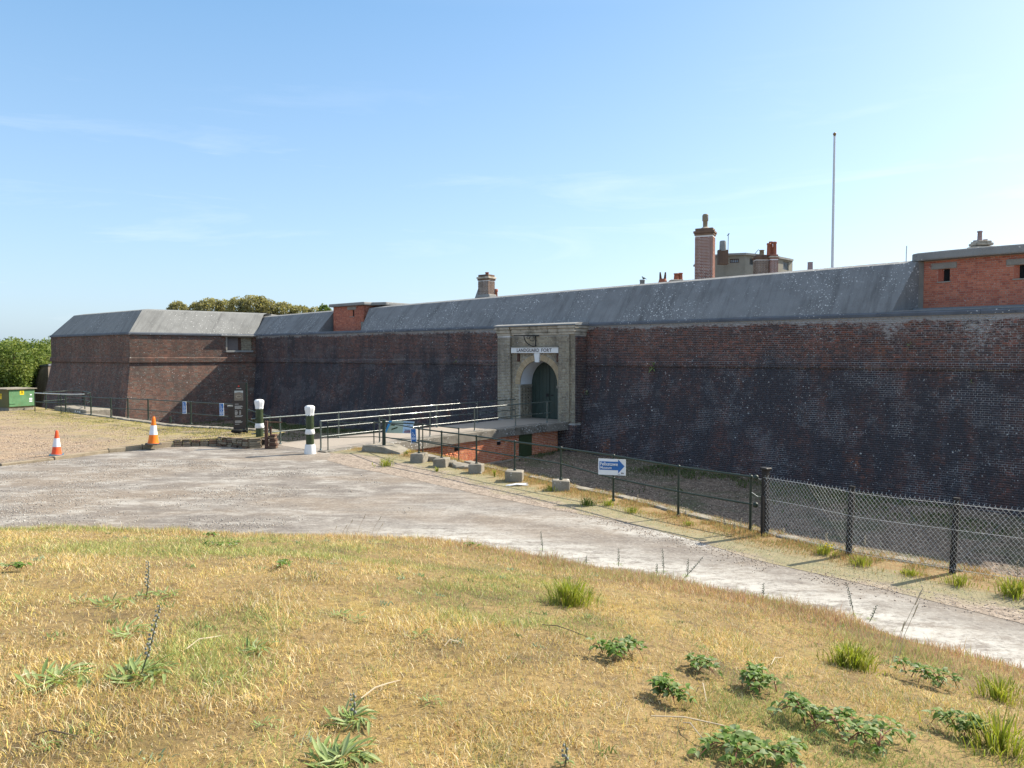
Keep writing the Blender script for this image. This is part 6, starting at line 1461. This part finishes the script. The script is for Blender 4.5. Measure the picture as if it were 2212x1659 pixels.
RL = [('wide pale rosette at the lower left of the bank', (250, 790), 26, 1.5, 0, 0), ('big leafy rosette with a tall dark flower spike', (605, 770), 34, 1.4, .42, .12), ('flat rosette left of centre on the upper bank', (490, 455), 18, 1.15, 0, 0),
      ('small rosette at the upper left of the bank', (345, 452), 9, .8, 0, 0), ('rosette with a thin upright flower spike near the bank crest', (632, 425), 12, .8, .3, .02), ('small flat rosette right of the thin spike', (735, 418), 14, .95, 0, 0),
      ('rosette half way down the left of the bank', (558, 590), 18, 1.1, 0, 0), ('grey green rosette in the middle of the bank', (1110, 660), 16, 1.1, 0, 0), ('bushy upright plant at the lower centre of the bank', (1525, 960), 34, 1.05, .17, .0),
      ('large pale rosette cut by the bottom edge of the picture', (1480, 1135), 40, 1.4, 0, 0), ('small dark rosette right of the lower centre', (1860, 885), 9, .6, 0, 0), ('tiny rosette near the bottom left corner', (420, 1040), 8, .5, 0, 0),
      ('faint rosette in the upper middle of the bank', (1475, 505), 10, .8, 0, 0), ('second faint rosette beside the upper middle one', (1555, 525), 9, .75, 0, 0), ('small rosette right of the middle of the bank', (1820, 595), 9, .8, 0, 0),
      ('low rosette just above the bottom left edge', (195, 1080), 8, .55, 0, 0), ('small plant with two pale leaves at the left centre', (950, 790), 7, .75, 0, 0), ('pale sprig to the left of the lower centre plant', (1150, 985), 9, .6, 0, 0), ('broad leaved sprout on the crest of the bank', (638, 125), 8, .9, 0, 0)]
for lab, (cx, cy), n, s, sp2, le in RL: rosette(lab, *crop(cx, cy), n=n, s=s, spike=sp2, lean=le)
for lab, (cx, cy), h, le in (('tall dark bugloss spike on the right edge of the bank', (655, 318), .36, -.02), ('bugloss spike leaning right over the chalky road', (745, 335), .3, .26), ('upright bugloss spike beside the leaning one', (755, 335), .27, .02), ('small purple bugloss spike on the bank edge', (460, 285), .27, 0), ('short bugloss spike left of the tall one', (625, 315), .17, 0), ('short dark spike on the bank edge near the middle', (318, 265), .14, .01), ('thin green sprout on the edge of the bank', (132, 222), .32, -.03), ('knobbly green sprout on the right edge of the bank', (1085, 410), .2, .0), ('pale seed head standing on the right edge of the bank', (1478, 505), .42, -.1), ('small dark sprout on the far right edge of the bank', (1545, 525), .2, .08)):
    rosette(lab, *cropr(cx, cy), n=6, s=.6, spike=h, lean=le, group='flower spikes on the bank edge')
rosette('small green conical plant at the bottom centre edge', *cropr(228, 1150), n=14, s=.4, spike=.12, group='leafy rosettes on the dry bank')
def bramble(label, px, py, wpx, hpx, n, seed):
    c = on_bank(px, py); o = thing('bramble', label, 'bramble', c, 'brambles on the right of the bank'); r = random.Random(seed)
    sc_m = (c-camo.location).length/FPX; w_ = wpx*sc_m/2; hh = hpx*sc_m
    n = int(n*1.9); nc = max(4, int(n/9)); k = 0
    for j in range(nc):
        a0 = r.uniform(0, 2*math.pi); pts = []; sx = r.uniform(-.6, .6)*w_; sy = r.uniform(-.6, .6)*w_
        L = w_*r.uniform(.5, 1.1)
        for i_ in range(8):
            t = i_/7; x = sx+math.cos(a0)*L*t; y = sy+math.sin(a0)*L*t*.9; z = zb1(c.x+x, c.y+y)-c.z+.02+.13*math.sin(math.pi*min(1, t*.95+.05))*min(1.3, hh*1.4)
            pts.append(Vector((x, y, z)))
        mb = MB(); mb.tube(pts, [.004-.0003*q_ for q_ in range(8)], 5); obj('cane', mb, m_stem, o)
        for i_ in range(int(n/nc)):
            t = (i_+.5)/(n/nc); p_ = pts[min(6, int(t*7))].lerp(pts[min(7, int(t*7)+1)], (t*7) % 1); az = r.uniform(0, 6.28)
            for q_ in range(3):
                l = bpy.data.objects.new('leaf', lf_b[(i_+q_) % 2]); COL.objects.link(l); l.parent = o; sc_ = r.uniform(.6, 1.1)
                out_ = Vector((math.cos(az), math.sin(az), .5))*.03
                l.location = p_+out_; l.rotation_euler = (r.uniform(-.4, .4), -r.uniform(-.2, .7), az+(q_-1)*1.2); l.scale = (sc_,)*3
BR = [('bramble patch in the upper part of the right bank', (455, 680), 230, 130, 36, 1), ('bramble below and right of the upper patch', (665, 870), 130, 150, 30, 2), ('small bramble tangle above the lower left patch', (785, 740), 150, 100, 22, 3), ('dense round bramble in the middle of the right bank', (1075, 830), 170, 160, 34, 4),
      ('bramble trailing towards the right edge of the bank', (1790, 800), 200, 130, 30, 5), ('bramble at the lower right corner of the bank', (1910, 1010), 180, 140, 28, 6), ('large bramble at the bottom edge of the picture, right part', (1440, 1050), 420, 180, 70, 7), ('long bramble cane arching along the bottom edge', (1040, 1120), 400, 100, 44, 8)]
for lab, (cx, cy), w_, h_, n, sd_ in BR: px, py = cropr(cx, cy); bramble(lab, px, py, w_*.5, h_*.5*2, n, sd_)
for lab, (cx, cy), n, sd_ in (('dark bramble sprig in the upper middle of the bank', (1190, 295), 10, 21), ('leafy bramble trail near the crest of the bank', (950, 205), 12, 22), ('green bramble sprig at the far left of the bank', (30, 310), 10, 23), ('small bramble on the bank crest at the centre', (2045, 200), 8, 24), ('low bramble shoot on the crest left of centre', (880, 155), 7, 25)):
    px, py = crop(cx, cy); bramble(lab, px, py, 60, 40, n, sd_)
def tuft(label, q, n, h, rad, seed, mat=None, group='bright grass tufts', name='grass_tuft'):
    o = thing(name, label, 'grass tuft', q, group); rs2 = np.random.RandomState(seed); a = rs2.uniform(0, 6.28, n); rr = rad*np.abs(rs2.normal(0, .32, n)); hh = h*rs2.uniform(.3, 1.25, n)*np.exp(-(rr/rad)**2*1.5)
    x, y = np.cos(a)*rr, np.sin(a)*rr; ln = rs2.uniform(.05, .75, n); la = a+rs2.normal(0, .5, n); wv = rs2.uniform(.0016, .0035, n)*(1+q.y*.06)
    V_ = []; 
    ang = rs2.uniform(0, 6.28, n); dx, dy = np.cos(ang)*wv, np.sin(ang)*wv; P0 = np.column_stack([x, y, 0*x]); D_ = np.column_stack([dx, dy, 0*x]); Ld = np.column_stack([np.cos(la)*ln*hh, np.sin(la)*ln*hh, 0*x])
    V7 = np.stack([P0-D_, P0+D_, P0+Ld*.2+np.array([0, 0, .45])*hh[:, None]-D_, P0+Ld*.2+np.array([0, 0, .45])*hh[:, None]+D_, P0+Ld*.6+np.array([0, 0, .78])*hh[:, None]-D_*.7, P0+Ld*.6+np.array([0, 0, .78])*hh[:, None]+D_*.7, P0+Ld+np.column_stack([0*x, 0*x, (.9-ln*.45)*hh])], 1).reshape(-1, 3)
    i = np.arange(n)*7; Q = np.concatenate([np.column_stack([i, i+1, i+3, i+2]), np.column_stack([i+2, i+3, i+5, i+4])]); T_ = np.column_stack([i+4, i+5, i+6])
    obj('blades', fast_mesh('blades', V7, Q, T_, mat or m_tuft, {'rnd': np.repeat(rs2.rand(n), 7)}), None, o, kind='stuff'); return o
tuft('bright yellow green grass tuft near the bank edge, centre right', on_bank(*cropr(245, 450)), 420, .27, .38, 1)
tuft('dense round bright green grass tuft on the right of the bank', on_bank(*cropr(1465, 715)), 700, .2, .34, 2)
tuft('thin green grass clump at the lower right of the bank', on_bank(*cropr(2110, 860)), 240, .2, .4, 3)
tuft('pale green grass clump at the bottom right corner', on_bank(*cropr(2110, 1080)), 300, .24, .5, 4)
def V8(px, py): return (3000/1.8517+px*1096/2212/1.8517, 1700/1.8517+py*1096/2212/1.8517)
def V7(px, py): return (2296/1.8517+px*900/2212/1.8517, 1700/1.8517+py*900/2212/1.8517)
vt = [('green tuft with yellow flowers under the chain link fence', V8(600, 1040), 160, .16, .3), ('grey green weed at the foot of the second chain link post', V8(900, 1130), 150, .16, .35), ('low bright green clump between the chain link posts', V8(1300, 1210), 160, .09, .3), ('grey weed spreading at the foot of the third chain link post', V8(1680, 1290), 170, .16, .4), ('large green tuft at the right edge under the chain link fence', V8(2140, 1380), 260, .26, .4),
      ('dark green weed left of the arrow sign post', V7(130, 790), 170, .17, .3), ('weed with pale stalks at the foot of the arrow sign', V7(340, 790), 120, .14, .3), ('pale green tuft in the verge between the sign and the last fence posts', V7(1130, 985), 70, .09, .2), ('yellow green weed patch on the verge right of the arrow sign', V7(570, 860), 130, .12, .4),
      ('long grass in front of the slab under the thick post', R4(290, 730), 130, .26, .5), ('small weed at the second concrete foot', R4(700, 775), 50, .14, .15), ('weed at the side of the last concrete foot', R4(1620, 930), 90, .14, .3), ('yellow flowering sprig on the ditch edge behind the fence', R4(455, 640), 40, .16, .15), ('tall narrow green weed on the ditch edge at mid fence', R4(1165, 820), 30, .24, .05)]
for k, (lab, (px, py), n, h_, rd_) in enumerate(vt):
    q = G(px, py, .012); o = tuft(lab, q, n, h_, rd_, 40+k, mat=m_tuft if k in (0, 2, 9, 4) else m_hedge if k == 5 else m_tuft, group='weeds along the verge', name='weed')
    if k in (0, 12):
        for j in range(7): mb = MB(); mb.sphere((.06+.05*math.cos(j*2.4), .05*math.sin(j*2.4), h_*.55+.01*j), .016, 6, 4); obj('flower', mb, m_yflower, o)
# tall thin verge stalks
for k, (px, py, h_) in enumerate((*[(*V7(x_, y_), h_) for x_, y_, h_ in ((1480, 1070, .3), (1570, 1090, .25), (1625, 1080, .3), (1100, 930, .17), (620, 760, .16))], *[(*V8(x_, y_), h_) for x_, y_, h_ in ((255, 900, .15), (490, 950, .17), (610, 1000, .26), (910, 1060, .34), (1055, 1040, .2), (2150, 1300, .36))])):
    q = G(px, py, .012); o = thing('dry_stalk', ['short', 'tall', 'thin'][k % 3]+' dry flower stalk on the verge '+['just left of the last black railing post', 'second left of the last railing post', 'next to the last railing post', 'beneath the middle rail', 'right of the arrow sign', 'right of the square black post', 'before the second chain link post', 'behind the yellow flowered tuft', 'right of the second chain link post', 'between the second and third chain link posts', 'at the right edge of the picture'][k], 'plant', q, 'dry stalks on the verge')
    mb = MB(); mb.tube([(0, 0, 0), (.01, 0, h_*.5), (-.01+.02*(k % 3), 0, h_)], [.004, .003, .002], 4); obj('stem', mb, m_stemg, o)
    mb = MB()
    for j in range(9): a = j*2.4; mb.sphere((-.01+.02*(k % 3)+.012*math.cos(a), .012*math.sin(a), h_*(.55+.05*j)), .009, 5, 3)
    obj('seed_head', mb, m_straw if k % 3 else m_flower, o)
# straws and dead stems lying on the bank
dead = [('long dead stem lying across the lower right of the bank', cropr(600, 955), cropr(1050, 1030)), ('dead stem crossing below the long one', cropr(740, 985), cropr(840, 1075)), ('pale dead straw in the lower middle of the bank', crop(1560, 880), crop(1730, 800)), ('pale straw left of the middle of the bank', crop(805, 665), crop(960, 605)), ('thin straw near the left edge of the bank', crop(60, 815), crop(155, 770)), ('short pale straw right of the middle', crop(1920, 650), crop(1985, 630)), ('dark twig on the upper right bank', cropr(130, 555), cropr(330, 610)), ('pale bent straw above the dense bramble', cropr(1120, 725), cropr(1170, 690)), ('dark stem at the bottom left of the bank', crop(150, 1045), crop(340, 1050)), ('pale curved straw between the brambles', cropr(820, 810), cropr(840, 890))]
for k, (lab, a, b) in enumerate(dead):
    A, B_ = on_bank(*a), on_bank(*b); o = thing('dead_stalk', lab, 'dead stalk', A, 'dead stems lying on the bank'); d = B_-A
    mb = MB(); mb.tube([Zv*.03, d*.33+Zv*(.05+.01*(k % 2))+Vector((0, .01, 0)), d*.66+Zv*.045, d+Zv*.03], [.0035, .004, .0035, .002], 5); obj('stalk', mb, m_straw if 'dark' not in lab else m_bark, o)
# tall grass stems against the road
for k, (cx, cy, h_, le) in enumerate(((1650, 690, .62, .22), (1665, 695, .5, .16), (1640, 700, .35, .1))):
    q = on_bank(*cropr(cx, cy)); o = thing('seeding_grass', ['tallest', 'second', 'shortest'][k]+' seeding grass stem leaning over the right of the bank', 'grass stem', q, 'seeding grass stems'); mb = MB(); mb.tube([(0, 0, 0), (le*.35, 0, h_*.5), (le, 0, h_)], [.003, .0022, .0015], 4); mb.tube([(le*.8, 0, h_*.82), (le, 0, h_), (le*1.12, 0, h_*1.08)], [.003, .006, .001], 5); obj('stalk', mb, m_straw, o)
for k, (cx, cy, h_, le) in enumerate(((1540, 150, .38, .14), (1600, 150, .36, .17), (1490, 150, .3, .12), (1470, 160, .22, .1), (1620, 160, .25, .12), (1440, 155, .2, .05))):
    q = on_bank(*crop(cx, cy)); o = thing('seeding_grass', 'fine seeding grass rising before the chalky road, '+['fourth', 'fifth', 'third', 'second', 'sixth', 'first'][k]+' from the left near the picture centre', 'grass stem', q, 'fine grass stems at the bank crest'); mb = MB(); mb.tube([(0, 0, 0), (le*.35, 0, h_*.5), (le, 0, h_)], [.003, .0025, .002], 4); mb.tube([(le*.85, 0, h_*.85), (le*1.05, 0, h_*1.03)], [.006, .003], 5); obj('stalk', mb, m_straw, o)
# plants rooted in the wall
def wall_pt(px, py, z_):
    r_ = ray(px, py); o_ = Vector((0, 0, EYE)); n = nrm[3]; t = (C0-o_).dot(n)/r_.dot(n); q = o_+r_*t
    if q.z < ZS: k = (ZS-q.z)/(ZS-ZB); t = (C0+n*(BAT*k)-o_).dot(n)/r_.dot(n); q = o_+r_*t
    return q
for k, (px, py, n, s, lab) in enumerate(((1409, 798, 16, 1.7, 'largest green plant growing out of the wall right of the gateway'), (1270, 846, 10, 1.2, 'small green plant low on the wall beside the gateway'), (1963, 748, 12, .9, 'leafy plant rooted in the brick below the right lookout'), (2098, 826, 7, .7, 'tiny plant low on the wall near the right edge'), (986, 778, 9, 1.1, 'dark green plant on the wall left of the gateway'), (626, 752, 5, .9, 'tiny sprig high on the left part of the wall'))):
    q = wall_pt(px, py, 0)+nrm[3]*.05; o = thing('wall_plant', lab, 'plant', q, 'plants rooted in the fort wall'); r = random.Random(k)
    for j in range(n):
        l = bpy.data.objects.new('leaf', lf_r[j % 2]); COL.objects.link(l); l.parent = o; d = (nrm[3]*r.uniform(.2, 1)+U*r.uniform(-1, 1)+Zv*r.uniform(-.6, .9)); l.location = Vector((0, 0, 0))+U*r.uniform(-.06, .06)*s+Zv*r.uniform(-.14, .14)*s
        l.rotation_euler = d.to_track_quat('X', 'Z').to_euler(); l.scale = (s*1.1, s*1.6, s)
print('objects', len(S.objects), 'tris', sum(len(m.polygons)*2 for m in bpy.data.meshes))
